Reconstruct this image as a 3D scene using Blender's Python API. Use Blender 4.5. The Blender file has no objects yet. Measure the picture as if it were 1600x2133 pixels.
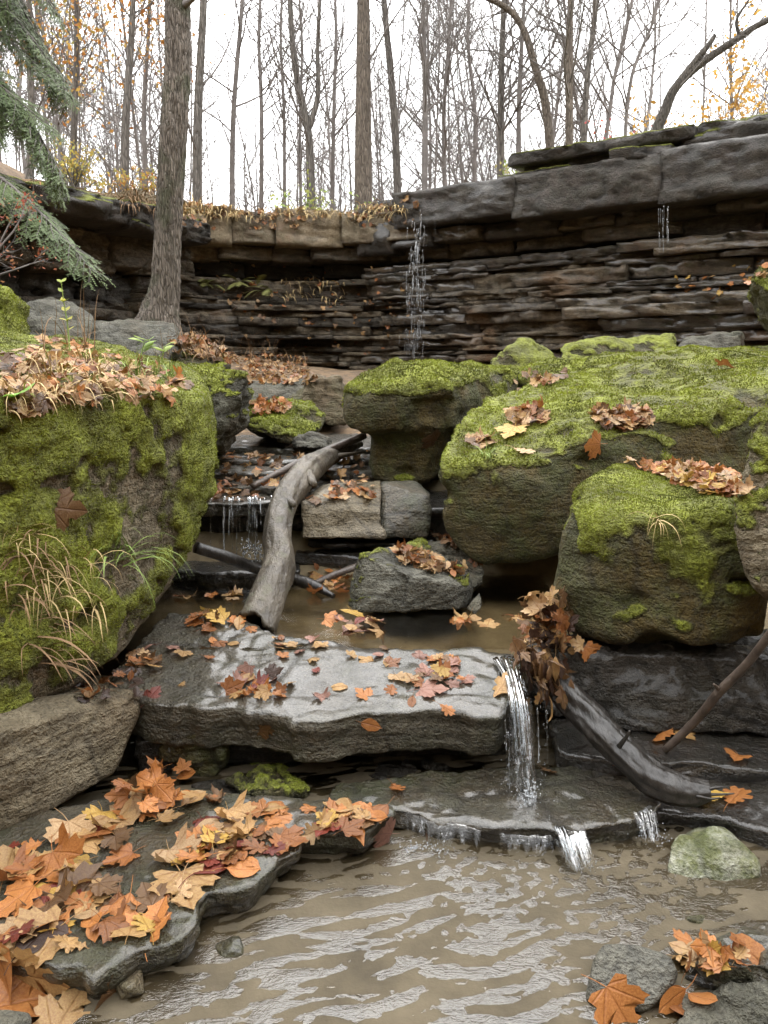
import bpy, math, random
import numpy as np
from mathutils import Vector, Matrix

# ------------------------------------------------------------------ camera, sky, sun, exposure
sc = bpy.context.scene
col = sc.collection
TH = math.radians(10.83); CT, ST = math.cos(TH), math.sin(TH); CAMZ = 1.5
cd = bpy.data.cameras.new('camera'); cam = bpy.data.objects.new('camera', cd); col.objects.link(cam)
cd.sensor_fit = 'HORIZONTAL'; cd.sensor_width = 36.0; cd.lens = 36.0
cd.clip_start = 0.05; cd.clip_end = 2000
cam.location = (0, 0, CAMZ); cam.rotation_euler = (math.pi / 2 - TH, 0, 0)
sc.camera = cam

w = bpy.data.worlds.new('World'); sc.world = w; w.use_nodes = True
wn = w.node_tree.nodes; wl = w.node_tree.links
bg = wn['Background']
sky = wn.new('ShaderNodeTexSky'); sky.sky_type = 'NISHITA'; sky.sun_disc = False
sky.sun_elevation = math.radians(62); sky.sun_rotation = math.radians(-12); sky.dust_density = 4.0; sky.air_density = 1.0
hs = wn.new('ShaderNodeHueSaturation'); hs.inputs['Saturation'].default_value = 0.10; wl.new(sky.outputs[0], hs.inputs['Color'])
cl = wn.new('ShaderNodeTexNoise'); cl.inputs['Scale'].default_value = 2.2; cl.inputs['Detail'].default_value = 6
cr = wn.new('ShaderNodeMapRange'); cr.inputs['To Min'].default_value = 28.0; cr.inputs['To Max'].default_value = 48.0
wl.new(cl.outputs['Fac'], cr.inputs['Value'])
cc = wn.new('ShaderNodeVectorMath'); cc.operation = 'SCALE'; cc.inputs[0].default_value = (0.985, 0.99, 1.0); wl.new(cr.outputs[0], cc.inputs['Scale'])
mx = wn.new('ShaderNodeMix'); mx.data_type = 'RGBA'; mx.inputs[0].default_value = 0.72
wl.new(hs.outputs[0], mx.inputs[6]); wl.new(cc.outputs[0], mx.inputs[7]); wl.new(mx.outputs[2], bg.inputs['Color'])
bg.inputs['Strength'].default_value = 0.15
sd_ = bpy.data.lights.new('sun', 'SUN'); sd_.energy = 1.2; sd_.angle = math.radians(62); sd_.color = (1, 0.97, 0.93)
sun = bpy.data.objects.new('sun', sd_); col.objects.link(sun); sun.location = (-2, 8, 20)
sun.rotation_euler = (math.radians(-28), 0, math.radians(-12))
vs = sc.view_settings; vs.view_transform = 'Standard'; vs.look = 'None'; vs.gamma = 1; vs.exposure = 0.12; vs.use_curve_mapping = False
sc.render.engine = 'CYCLES'
sc.cycles.use_denoising = True; sc.cycles.use_adaptive_sampling = True; sc.cycles.adaptive_threshold = 0.04; sc.cycles.max_bounces = 5; sc.cycles.diffuse_bounces = 2; sc.cycles.transparent_max_bounces = 16
sc.cycles.caustics_reflective = False; sc.cycles.caustics_refractive = False
sc.cycles.sample_clamp_indirect = 6.0

rng = np.random.default_rng(7); random.seed(7)

# ------------------------------------------------------------------ projection helpers (photo pixels 1600x2133)
def ray(px, py):
    u = (px - 800) / 1600; t = (1066.5 - py) / 1600
    return np.array([u, CT + t * ST, -ST + t * CT])
def at(px, py, D):
    d = ray(px, py); return np.array([0, 0, CAMZ]) + d * (D / d[1])
def onz(px, py, z):
    d = ray(px, py); return np.array([0, 0, CAMZ]) + d * ((z - CAMZ) / d[2])
def onplane(px, py, a, b, y0):
    # z = a + b*(y-y0)
    d = ray(px, py); s = (a - b * y0 - CAMZ) / (d[2] - b * d[1]); return np.array([0, 0, CAMZ]) + d * s

# ------------------------------------------------------------------ noise
_pr = np.random.default_rng(99)
PERM = np.tile(_pr.permutation(256), 3).astype(np.int32)
GR = _pr.normal(size=(256, 3)).astype(np.float32); GR /= np.linalg.norm(GR, axis=1)[:, None]
def pn(p):
    p = np.asarray(p, np.float32); f = np.floor(p); i = f.astype(np.int32) & 255; f = p - f
    u = f * f * f * (f * (f * 6 - 15) + 10); r = 0
    for a in (0, 1):
        wa = u[:, 0] if a else 1 - u[:, 0]; ha = PERM[(i[:, 0] + a) & 255]
        for b in (0, 1):
            wb = wa * (u[:, 1] if b else 1 - u[:, 1]); hb = PERM[(ha + i[:, 1] + b) & 255]
            for c in (0, 1):
                g = GR[PERM[(hb + i[:, 2] + c) & 255]]
                d = g[:, 0] * (f[:, 0] - a) + g[:, 1] * (f[:, 1] - b) + g[:, 2] * (f[:, 2] - c)
                r = r + d * wb * (u[:, 2] if c else 1 - u[:, 2])
    return r * 1.5
def fbm(p, o=4, g=0.5):
    p = np.asarray(p, np.float32); s = 0; a = 1
    for k in range(o):
        s = s + a * pn(p * (2.03 ** k) + 17.3 * k); a *= g
    return s
def cells(p, seed=0):
    """nearest jittered seed: its random value and the distance gap to the next one"""
    p = np.asarray(p, np.float32); b = np.floor(p - .5).astype(np.int32); f1 = np.full(len(p), 9., np.float32); f2 = f1.copy(); rid = np.zeros(len(p), np.float32)
    for i in (0, 1):
        h1 = PERM[(b[:, 0] + i + seed) & 255]
        for j in (0, 1):
            h2 = PERM[(h1 + b[:, 1] + j) & 255]
            for k in (0, 1):
                h = PERM[(h2 + b[:, 2] + k) & 255]; g = GR[h]
                d = (p[:, 0] - b[:, 0] - i - .5 - .3 * g[:, 0]) ** 2 + (p[:, 1] - b[:, 1] - j - .5 - .3 * g[:, 1]) ** 2 + (p[:, 2] - b[:, 2] - k - .5 - .3 * g[:, 2]) ** 2
                m = d < f1; f2 = np.where(m, f1, np.minimum(f2, d)); f1 = np.where(m, d, f1); rid = np.where(m, PERM[(h + 91) & 255] / 255., rid)
    return rid, np.sqrt(f2) - np.sqrt(f1)
def sstep(a, b, x):
    t = np.clip((x - a) / (b - a), 0, 1); return t * t * (3 - 2 * t)

# ------------------------------------------------------------------ mesh helpers
def mk_mesh(name, v, faces, smooth=True, attrs=None, uv=None):
    """faces: list of int arrays (n,k)"""
    if not isinstance(faces, (list, tuple)): faces = [faces]
    v = np.asarray(v, np.float32)
    me = bpy.data.meshes.new(name)
    me.vertices.add(len(v)); me.vertices.foreach_set('co', v.ravel())
    loops = np.concatenate([np.asarray(f, np.int32).ravel() for f in faces])
    starts = []; o = 0
    for f in faces:
        n, k = f.shape; starts.append(o + np.arange(n) * k); o += n * k
    starts = np.concatenate(starts).astype(np.int32)
    me.loops.add(len(loops)); me.loops.foreach_set('vertex_index', loops)
    me.polygons.add(len(starts)); me.polygons.foreach_set('loop_start', starts)
    me.update(calc_edges=True)
    if smooth: me.polygons.foreach_set('use_smooth', np.ones(len(starts), bool))
    for k, a in (attrs or {}).items():
        a = np.asarray(a, np.float32)
        if a.ndim == 1:
            at_ = me.attributes.new(k, 'FLOAT', 'POINT'); at_.data.foreach_set('value', a)
        else:
            at_ = me.attributes.new(k, 'FLOAT_COLOR', 'POINT')
            at_.data.foreach_set('color', np.c_[a, np.ones(len(a))].astype(np.float32).ravel())
    if uv is not None:
        ul = me.uv_layers.new(name='UVMap'); ul.data.foreach_set('uv', np.asarray(uv, np.float32)[loops].ravel())
    me.validate()
    return me
def link(name, me, mat=None, parent=None, label=None, cat=None, group=None, kind=None):
    o = bpy.data.objects.new(name, me); col.objects.link(o)
    if mat is not None and not me.materials: me.materials.append(mat)
    if parent is not None: o.parent = parent
    if label: o['label'] = label
    if cat: o['category'] = cat
    if group: o['group'] = group
    if kind: o['kind'] = kind
    return o
def empty(name, loc, label, cat, group=None):
    o = bpy.data.objects.new(name, None); col.objects.link(o); o.location = loc
    o['label'] = label; o['category'] = cat
    if group: o['group'] = group
    return o
def child(name, me, mat, parent, kind=None, label=None):
    o = link(name, me, mat, parent, label, None, None, kind)
    o.matrix_parent_inverse = Matrix.Translation(-Vector(parent.location))
    return o
class Acc:
    def __init__(s): s.v = []; s.f = {}; s.n = 0; s.a = {}
    def add(s, v, faces, **attrs):
        if not isinstance(faces, (list, tuple)): faces = [faces]
        s.v.append(np.asarray(v, np.float32))
        for f in faces: s.f.setdefault(f.shape[1], []).append(np.asarray(f) + s.n)
        for k, a in attrs.items(): s.a.setdefault(k, []).append(a)
        s.n += len(v)
    def mesh(s, name, smooth=True):
        uv = np.concatenate(s.a.pop('uv')) if 'uv' in s.a else None
        return mk_mesh(name, np.concatenate(s.v), [np.concatenate(f) for f in s.f.values()], smooth, {k: np.concatenate(a) for k, a in s.a.items()}, uv)

def vnormals(v, q):
    a = v[q[:, 2]] - v[q[:, 0]]; b = v[q[:, 3]] - v[q[:, 1]]
    fn = np.cross(a, b); n = np.zeros_like(v)
    for k in range(4): np.add.at(n, q[:, k], fn)
    return n / (np.linalg.norm(n, axis=1)[:, None] + 1e-12)

def surfnets(F, o, h):
    S = F < 0
    nx, ny, nz = F.shape
    cnt = sum(S[a:nx - 1 + a, b:ny - 1 + b, c:nz - 1 + c].astype(np.int8) for a in (0, 1) for b in (0, 1) for c in (0, 1))
    act = (cnt > 0) & (cnt < 8)
    I, J, K = np.nonzero(act)
    idx = -np.ones(act.shape, np.int32); idx[I, J, K] = np.arange(len(I))
    P = np.zeros((len(I), 3)); W = np.zeros(len(I))
    cor = [(a, b, c) for a in (0, 1) for b in (0, 1) for c in (0, 1)]
    val = {c: F[I + c[0], J + c[1], K + c[2]] for c in cor}
    for c in cor:
        for ax in range(3):
            if c[ax] == 0:
                d = list(c); d[ax] = 1; d = tuple(d)
                x, y = val[c], val[d]; m = (x < 0) != (y < 0)
                t = np.where(m, x / np.where(m, x - y, 1), 0)
                q = np.tile(np.array(c, float), (len(I), 1)); q[:, ax] += t
                P += q * m[:, None]; W += m
    V = (np.c_[I, J, K] + P / W[:, None]) * h + o
    quads = []
    for ax in range(3):
        sl0 = [slice(1, -1)] * 3; sl1 = [slice(1, -1)] * 3
        sl0[ax] = slice(0, -1); sl1[ax] = slice(1, None)
        A, B = S[tuple(sl0)], S[tuple(sl1)]
        e = np.argwhere(A != B)
        if not len(e): continue
        fl = A[tuple(e.T)]
        b = e.copy()
        for k in range(3):
            if k != ax: b[:, k] += 1
        u, w_ = [(1, 2), (2, 0), (0, 1)][ax]
        def g(du, dw):
            q = b.copy(); q[:, u] += du; q[:, w_] += dw; return idx[tuple(q.T)]
        q = np.c_[g(-1, -1), g(0, -1), g(0, 0), g(-1, 0)]
        q = np.where(fl[:, None], q, q[:, ::-1]); quads.append(q)
    return V, np.concatenate(quads)

def hull_planes(pts):
    import bmesh
    bm = bmesh.new()
    for p in pts: bm.verts.new(p)
    r = bmesh.ops.convex_hull(bm, input=bm.verts)
    bm.normal_update()
    c = np.mean(pts, axis=0); N = []
    for f in bm.faces:
        n = np.array(f.normal); 
        if np.linalg.norm(n) < .5: continue
        p = np.array(f.verts[0].co); d = n @ p
        if n @ c > d: n, d = -n, -d
        N.append(np.r_[n, d])
    bm.free()
    N = np.array(N); out = []
    for q in N:
        if not any(q[:3] @ o[:3] > .995 for o in out): out.append(q)
    return np.array(out, np.float32)
def smax(ds, k):
    m = np.max(ds, axis=0); return m + k * np.log(np.sum(np.exp((ds - m) / k), axis=0))
def sd_hull(pts, k=0.03, chips=0, seed=0):
    pl = hull_planes(pts); P = np.array(pts)
    if chips:
        r_ = np.random.default_rng(seed + 500); c = P.mean(0); size = min(1.0, np.min(P.max(0) - P.min(0))); ex = []
        for _ in range(chips):
            u = r_.normal(size=3); u[2] *= .7; u /= np.linalg.norm(u)
            h = np.max(P @ u); ex.append(np.r_[u, h - size * r_.uniform(.02, .09)])
        pl = np.r_[pl, np.array(ex, np.float32)]
    pl = pl.astype(np.float32)
    def f(x, y, z):
        D_ = lambda n: (n[0] * x)[:, None, None] + (n[1] * y)[None, :, None] + (n[2] * z - n[3])[None, None, :]
        m = D_(pl[0])
        for n in pl[1:]: np.maximum(m, D_(n), out=m)
        F = m.copy(); band = np.nonzero(np.abs(m) < .03 + 5 * k); mb = m[band]; s_ = np.zeros_like(mb)
        xb, yb, zb = x[band[0]], y[band[1]], z[band[2]]
        for n in pl: s_ += np.exp(np.maximum((n[0] * xb + n[1] * yb + n[2] * zb - n[3] - mb) / k, -20))
        F[band] = mb + k * np.log(s_) - k * .7
        return F
    return f
def sd_poly2(x, y, poly):
    P = np.asarray(poly)[:, :2]; d = np.full(x.shape, 1e9); s = np.ones(x.shape)
    for i in range(len(P)):
        a = P[i]; b = P[i - 1]; e = b - a; wx = x - a[0]; wy = y - a[1]
        t = np.clip((wx * e[0] + wy * e[1]) / (e @ e), 0, 1)
        d = np.minimum(d, (wx - e[0] * t) ** 2 + (wy - e[1] * t) ** 2)
        c1 = y >= a[1]; c2 = y < b[1]; c3 = e[0] * wy > e[1] * wx
        fl = (c1 & c2 & c3) | (~c1 & ~c2 & ~c3); s = np.where(fl, -s, s)
    return s * np.sqrt(d)

ROCKS = []   # (object, verts, quads, normals, moss)
def finish_rock(name, V, Q, mat, warp, disp, strata, pits, seed, moss, wet, label, cat, group, film, frac=1.):
    so = seed * 13.7
    if warp:
        f, a = warp
        V = V + a * np.c_[fbm(V * f + so, 2), fbm(V * f + so + 31, 2), fbm(V * f + so + 67, 2)]
    n = vnormals(V, Q)
    d = 0; crack = np.zeros(len(V))
    for f, a in disp: d = d + a * fbm(V * f + so, 3)
    big = sum(a for f, a in disp)
    crag = np.abs(pn(V * 5.3 + so + 7)) * 2
    big = big * frac
    d = d - big * .55 * (1 - np.clip(crag * 1.6, 0, 1)) ** 2 + big * .22 * (1 - 2 * np.abs(pn(V * 16 + so + 11))) + big * .10 * pn(V * 38 + so)
    wv = V + .06 * np.c_[pn(V * 4 + so), pn(V * 4 + so + 9), pn(V * 4 + so + 18)]
    for sc_, am in ((np.array([2.6, 2.6, 5.]), .7), (np.array([7., 7., 13.]), .3)):
        rid, ed = cells(wv * sc_ + so, int(so) % 97)
        crack = np.maximum(crack, (1 - sstep(.0, .07, ed)) * min(1, am * 1.4))
        d = d + big * am * (rid - .5) * (.35 + .65 * (1 - np.abs(n[:, 2]))) - big * am * .5 * (1 - sstep(.0, .10, ed))
    if strata:
        f, a = strata
        side = 1 - np.abs(n[:, 2]) ** 1.5
        zz = V.copy(); zz[:, 2] += .05 * pn(V * 1.5 + so)
        s1 = pn(zz * np.array([f * .12, f * .12, f]) + so)
        d = d + a * side * (np.tanh(s1 * 3) + .5 * pn(zz * np.array([f * .4, f * .4, f * 2.2]) + so + 5))
    if pits:
        f, a = pits
        c = pn(V * np.array([f, f, f * 1.6]) + so + 50)
        d = d - a * sstep(.28, .6, c) * (1 - .7 * np.clip(n[:, 2], 0, 1))
    V = V + n * (d[:, None] if np.ndim(d) else d)
    n = vnormals(V, Q)
    at_ = {}
    mm = np.zeros(len(V))
    if moss:
        lo, hi, face = moss[:3]
        ztop = V[:, 2].max(); zh = ztop - V[:, 2].min()
        dn = fbm(V * 3.1 + so + 90, 3)
        mm = sstep(lo, hi, n[:, 2] + dn * .55)
        if len(moss) > 3: mm = mm * (1 - moss[3] * sstep(.84, .97, n[:, 2] + .12 * fbm(V * 2.2 + so + 77, 2)))
        if face:
            st = .6 * fbm(V * np.array([5, 5, 1.6]) + so + 120, 3) + .7 * fbm(V * 4.2 + so + 150, 4, .6)
            rel = (ztop - V[:, 2]) / zh
            mm = np.maximum(mm, sstep(-.25, .75, st * 1.0 + face - rel * 1.15) * sstep(-.6, -.2, n[:, 2]))
    if moss:
        cu = sstep(.45, .95, mm) * (.010 + .018 * np.clip(.5 + fbm(V * 8 + so + 33, 2), 0, 1)); V = V + n * cu[:, None]; n = vnormals(V, Q)
    at_['moss'] = mm; at_['crack'] = crack
    at_['film'] = np.clip(film + .6 * fbm(V * 1.7 + so + 200, 2), 0, 1) if film else np.zeros(len(V))
    at_['wet'] = wet(V, n) if callable(wet) else np.full(len(V), float(wet))
    me = mk_mesh(name, V, Q, True, at_)
    o = link(name, me, mat, None, label, cat, group)
    ROCKS.append((o, V, Q, n, mm))
    return o
def rock(name, pts, mat, label, res=.02, k=.03, warp=(1.6, .05), disp=((3.5, .025), (11, .008)), strata=None, pits=None, seed=1, moss=None, wet=0., cat='boulder', group=None, film=.4, sub=None, add=None, chips=10, fine=.85, frac=None):
    k *= .6; res *= fine
    pts = [np.asarray(p, float) for p in pts]
    allp = np.array(pts + ([np.asarray(p, float) for p in add] if add else []))
    f = sd_hull(pts, k, chips, seed)
    lo = allp.min(0) - .06; hi = allp.max(0) + .06
    ax = [np.arange(lo[i], hi[i] + res, res, dtype=np.float32) for i in range(3)]
    F = f(*ax)
    if add:
        g = sd_hull(add, k)(*ax); h = np.clip(.5 + .5 * (g - F) / .06, 0, 1); F = g * (1 - h) + F * h - .06 * h * (1 - h)
    if sub:
        for s in sub: F = np.maximum(F, -s(*ax))
    V, Q = surfnets(F, lo, res)
    return finish_rock(name, V, Q, mat, warp, disp, strata, pits, seed, moss, wet, label, cat, group, film, (.25 if cat == 'boulder' else 1.) if frac is None else frac)
def slab(name, outline, zt, thick, mat, label, res=.015, k=.012, taper=.25, edge=(4.5, .03), warp=None, disp=((4, .008), (14, .004)), strata=(18, .012), pits=None, seed=1, moss=None, wet=0., cat='slab', group=None, film=.4, frac=.7):
    """zt: (a,b,y0[,c,x0]) plane of the top"""
    out = np.array(outline)[:, :2]; so = seed * 7.1
    a, b, y0 = zt[:3]; c, x0 = (zt[3], zt[4]) if len(zt) > 3 else (0, 0)
    lo = np.r_[out.min(0) - .06, 0]; hi = np.r_[out.max(0) + .06, 0]
    zs = [a + b * (p[1] - y0) + c * (p[0] - x0) for p in out]
    lo[2] = min(zs) - thick - .05; hi[2] = max(zs) + .05
    ax = [np.arange(lo[i], hi[i] + res, res, dtype=np.float32) for i in range(3)]
    x2, y2 = np.meshgrid(ax[0], ax[1], indexing='ij')
    d2 = sd_poly2(x2, y2, out) + edge[1] * fbm(np.c_[x2.ravel(), y2.ravel(), np.full(x2.size, so)] * edge[0], 3).reshape(x2.shape)
    top = a + b * (y2 - y0) + c * (x2 - x0)
    Z = ax[2][None, None, :]; dz = Z - top[:, :, None]
    F = smax(np.stack([d2[:, :, None] - taper * dz, dz, -dz - thick]).astype(np.float32), k)
    V, Q = surfnets(F, lo, res)
    return finish_rock(name, V, Q, mat, warp, disp, strata, pits, seed, moss, wet, label, cat, group, film, frac)

# ------------------------------------------------------------------ material helpers
class NT:
    def __init__(s, name):
        s.m = bpy.data.materials.new(name); s.m.use_nodes = True
        s.t = s.m.node_tree; s.b = s.t.nodes['Principled BSDF']; s.out = s.t.nodes['Material Output']
    def n(s, ty, ins=None, **kw):
        x = s.t.nodes.new('ShaderNode' + ty)
        for k, v in kw.items(): setattr(x, k, v)
        for k, v in (ins or {}).items():
            i = x.inputs[k]
            if hasattr(v, 'bl_idname') or isinstance(v, bpy.types.NodeSocket): s.t.links.new(v if isinstance(v, bpy.types.NodeSocket) else v.outputs[0], i)
            else: i.default_value = v
        return x
    def coord(s, scale=(1, 1, 1), src='Object', rot=(0, 0, 0)):
        tc = s.n('TexCoord'); m = s.n('Mapping', {'Vector': tc.outputs[src], 'Scale': scale, 'Rotation': rot}); return m.outputs[0]
    def noise(s, v, scale, detail=6, rough=.6, dist=0):
        return s.n('TexNoise', {'Vector': v, 'Scale': scale, 'Detail': detail, 'Roughness': rough, 'Distortion': dist}).outputs['Fac']
    def ramp(s, f, stops, interp='LINEAR'):
        r = s.n('ValToRGB', {'Fac': f}); e = r.color_ramp.elements; r.color_ramp.interpolation = interp
        while len(e) > len(stops): e.remove(e[-1])
        while len(e) < len(stops): e.new(.5)
        for x, (p, c) in zip(e, stops):
            x.position = p; x.color = (*c, 1) if not np.isscalar(c) else (c, c, c, 1)
        return r.outputs[0]
    def mix(s, f, a, b, bt='MIX'):
        x = s.n('Mix', None, data_type='RGBA', blend_type=bt)
        for i, v in ((0, f), (6, a), (7, b)):
            if isinstance(v, bpy.types.NodeSocket): s.t.links.new(v, x.inputs[i])
            else: x.inputs[i].default_value = v if i == 0 else (*v, 1)
        return x.outputs[2]
    def math(s, op, a, b=None, c=None, clamp=False):
        x = s.n('Math', None, operation=op, use_clamp=clamp)
        for i, v in enumerate((a, b, c)):
            if v is None: continue
            if isinstance(v, bpy.types.NodeSocket): s.t.links.new(v, x.inputs[i])
            else: x.inputs[i].default_value = v
        return x.outputs[0]
    def attr(s, name, out='Fac'): return s.n('Attribute', None, attribute_name=name).outputs[out]
    def bump(s, h, strength=.5, dist=.01, normal=None):
        x = s.n('Bump', {'Height': h, 'Strength': strength, 'Distance': dist})
        if normal is not None: s.t.links.new(normal, x.inputs['Normal'])
        return x.outputs[0]
    def set(s, **kw):
        for k, v in kw.items():
            i = s.b.inputs[k.replace('_', ' ')]
            if isinstance(v, bpy.types.NodeSocket): s.t.links.new(v, i)
            else: i.default_value = (*v, 1) if isinstance(v, tuple) and len(v) == 3 else v
        return s.m

def rock_mat(name, c1, c2, c3, rough=.75, film=(.07, .085, .03), rust=None, objrand=0., bscale=1., layer=6., ns1=2.6):
    t = NT(name); v = t.coord()
    n1 = t.noise(v, ns1, 4, .65); n2 = t.noise(v, 17, 5, .72); n3 = t.noise(v, 75, 2, .6)
    vs_ = t.coord((1, 1, layer)); ns = t.noise(vs_, 5, 3, .6, .3)
    c = t.ramp(n1, [(.3, c1), (.52, c2), (.72, c3)])
    c = t.mix(t.math('MULTIPLY', t.ramp(n2, [(.42, 0.), (.68, 1.)]), .55), c, c3)
    c = t.mix(t.ramp(ns, [(.35, .5), (.55, 0.)]), c, tuple(x * .5 for x in c1))
    if rust:
        c = t.mix(t.math('MULTIPLY', t.ramp(t.noise(v, 1.3, 4, .6, .6), [(.55, 0.), (.72, 1.)]), .6), c, rust)
    if objrand:
        oi = t.n('ObjectInfo').outputs['Random']
        c = t.mix(1.0, c, t.ramp(oi, [(0, (1 - objrand,) * 3), (.5, (1, .97, .93)), (1, (1 + objrand, 1 + objrand * .9, 1 + objrand * .7))]), 'MULTIPLY')
    fl = t.math('MULTIPLY', t.attr('film'), t.ramp(t.math('ADD', t.math('MULTIPLY', n2, .6), t.math('MULTIPLY', n3, .4)), [(.36, .35), (.52, 1.)]))
    c = t.mix(fl, c, t.mix(t.ramp(t.noise(v, 6, 3, .6), [(.4, 0.), (.6, 1.)]), film, tuple(f * g for f, g in zip(film, (1.5, 1.0, 1.1)))))
    # pale lichen and crust specks
    sp = t.ramp(t.n('TexVoronoi', {'Vector': v, 'Scale': 26.}).outputs['Distance'], [(.08, 1.), (.2, 0.)])
    c = t.mix(t.math('MULTIPLY', sp, t.math('MULTIPLY', t.ramp(n1, [(.5, 0.), (.65, 1.)]), .35)), c, tuple(min(1, x * 2.0) for x in c3))
    ck = t.math('MULTIPLY', t.attr('crack'), t.ramp(n2, [(.35, .3), (.55, 1.)]))
    c = t.mix(t.math('MULTIPLY', ck, .7), c, tuple(x * .3 for x in c1))
    c = t.mix(t.ramp(n3, [(.32, .55), (.5, 0.)]), c, tuple(x * .5 for x in c1))
    # moss mat
    mo = t.attr('moss'); mn = t.noise(v, 22, 4, .75)
    mf = t.math('ADD', mo, t.math('MULTIPLY', t.math('SUBTRACT', mn, .5), 1.6))
    mf = t.ramp(mf, [(.34, 0.), (.62, 1.)])
    mc = t.mix(t.ramp(t.noise(v, 5, 3, .65), [(.35, 0.), (.62, 1.)]), (.10, .105, .018), (.24, .27, .028))
    mc = t.mix(t.ramp(n3, [(.35, .5), (.6, 0.)]), mc, (.04, .036, .012))
    mc = t.mix(t.ramp(mo, [(.4, 1.), (.8, 0.)]), mc, (.085, .076, .024))
    c = t.mix(mf, c, mc)
    wet = t.attr('wet')
    wn_ = t.math('MULTIPLY', wet, t.ramp(t.noise(v, 6, 5, .6), [(.3, .55), (.55, 1.)]))
    c = t.mix(t.math('MULTIPLY', wn_, .5), c, t.mix(1., c, (.35, .33, .3), 'MULTIPLY'))
    dry = t.math('SUBTRACT', 1., t.math('MULTIPLY', wn_, t.math('SUBTRACT', 1., mf)))
    rgh = t.math('ADD', t.math('MULTIPLY', dry, rough - .3), .3)
    hh = t.math('ADD', t.math('MULTIPLY', n2, 1.), t.math('MULTIPLY', n3, .5))
    hh = t.math('ADD', hh, t.math('MULTIPLY', ns, .7))
    hh = t.math('ADD', hh, t.math('MULTIPLY', mf, t.math('ADD', mn, .2)))
    b = t.bump(hh, 1., .034 * bscale); b2 = t.bump(t.math('ADD', n1, t.math('MULTIPLY', n2, .25)), .25, .02)
    cw = t.math('MULTIPLY', t.math('MULTIPLY', wn_, t.math('SUBTRACT', 1., mf)), 1., clamp=True)
    return t.set(Base_Color=c, Roughness=rgh, Normal=b, Specular_IOR_Level=.4, Coat_Weight=cw, Coat_Roughness=.17, Coat_IOR=1.5, Coat_Normal=b2)

M = {}
M['sand'] = rock_mat('sandstone', (.075, .058, .034), (.165, .134, .083), (.30, .255, .175), film=(.07, .062, .024))
M['grey'] = rock_mat('grey_stone', (.042, .04, .030), (.092, .088, .068), (.18, .172, .138), film=(.05, .052, .022))
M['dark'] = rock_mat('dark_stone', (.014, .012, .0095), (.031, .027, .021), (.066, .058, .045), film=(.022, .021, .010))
M['olive'] = rock_mat('olive_stone', (.03, .024, .012), (.066, .057, .028), (.14, .124, .07), film=(.05, .054, .011))
M['wetstone'] = rock_mat('wet_stone', (.036, .031, .021), (.08, .071, .051), (.165, .15, .116), film=(.04, .043, .016))
M['cliff'] = rock_mat('cliff_stone', (.03, .0235, .016), (.088, .072, .05), (.23, .195, .145), rust=(.15, .07, .023), objrand=.7, film=(.05, .045, .021), bscale=1.5)
M['cap'] = rock_mat('cap_stone', (.024, .021, .018), (.054, .049, .041), (.12, .11, .093), bscale=1.6, layer=3., objrand=.15, film=(.036, .034, .022))
M['tancap'] = rock_mat('tan_cap_stone', (.14, .112, .068), (.29, .24, .155), (.43, .37, .265), bscale=1.5, layer=1.5, objrand=.4, film=(.10, .082, .043))
M['whiterock'] = rock_mat('pale_stone', (.055, .065, .018), (.13, .14, .06), (.58, .58, .53), film=(.07, .085, .018), bscale=.6, ns1=9.)

def plain(name, c, rough=.8, c2=None, scale=20., bump=0., bdist=.01, stretch=(1, 1, 1), **kw):
    t = NT(name); v = t.coord(stretch); n = t.noise(v, scale, 6, .65)
    cc_ = t.ramp(n, [(.32, c), (.66, c2 or tuple(x * 1.6 for x in c))])
    a = dict(Base_Color=cc_, Roughness=rough, **kw)
    if bump: a['Normal'] = t.bump(n, bump, bdist)
    return t.set(**a)
def moss_mat():
    t = NT('moss'); v = t.coord()
    c = t.attr('tint', 'Color')
    return t.set(Base_Color=c, Roughness=.85, Specular_IOR_Level=.2, Subsurface_Weight=0.)
M['moss'] = moss_mat()
def ground_mat():
    t = NT('leaf_litter_ground'); v = t.coord()
    n = t.noise(v, 1.2, 8, .7); vo = t.n('TexVoronoi', {'Vector': v, 'Scale': 11.}).outputs['Color']
    c = t.ramp(n, [(.3, (.055, .04, .025)), (.55, (.13, .085, .045)), (.75, (.2, .12, .055))])
    c = t.mix(.5, c, t.ramp(t.n('SeparateColor', {0: vo}).outputs[0], [(0., (.04, .03, .02)), (.5, (.14, .09, .05)), (1., (.27, .17, .085))]))
    return t.set(Base_Color=c, Roughness=.9, Normal=t.bump(t.noise(v, 14, 6, .7), .8, .04))
M['ground'] = ground_mat()
def bed_mat(name='stream_bed', m=1.):
    k3 = lambda *a: tuple(x * m for x in a)
    t = NT(name); v = t.coord()
    n = t.noise(v, 5, 8, .65); n2 = t.noise(v, 45, 4, .6)
    c = t.ramp(n, [(.28, k3(.04, .031, .017)), (.5, k3(.075, .059, .034)), (.75, k3(.11, .088, .054))])
    c = t.mix(t.ramp(n2, [(.55, 0.), (.75, .5)]), c, (.08, .06, .04))
    return t.set(Base_Color=c, Roughness=.9, Normal=t.bump(n, .5, .02))
M['bed'] = bed_mat(); M['bed2'] = bed_mat('pale_stream_bed', 2.6)
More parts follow.
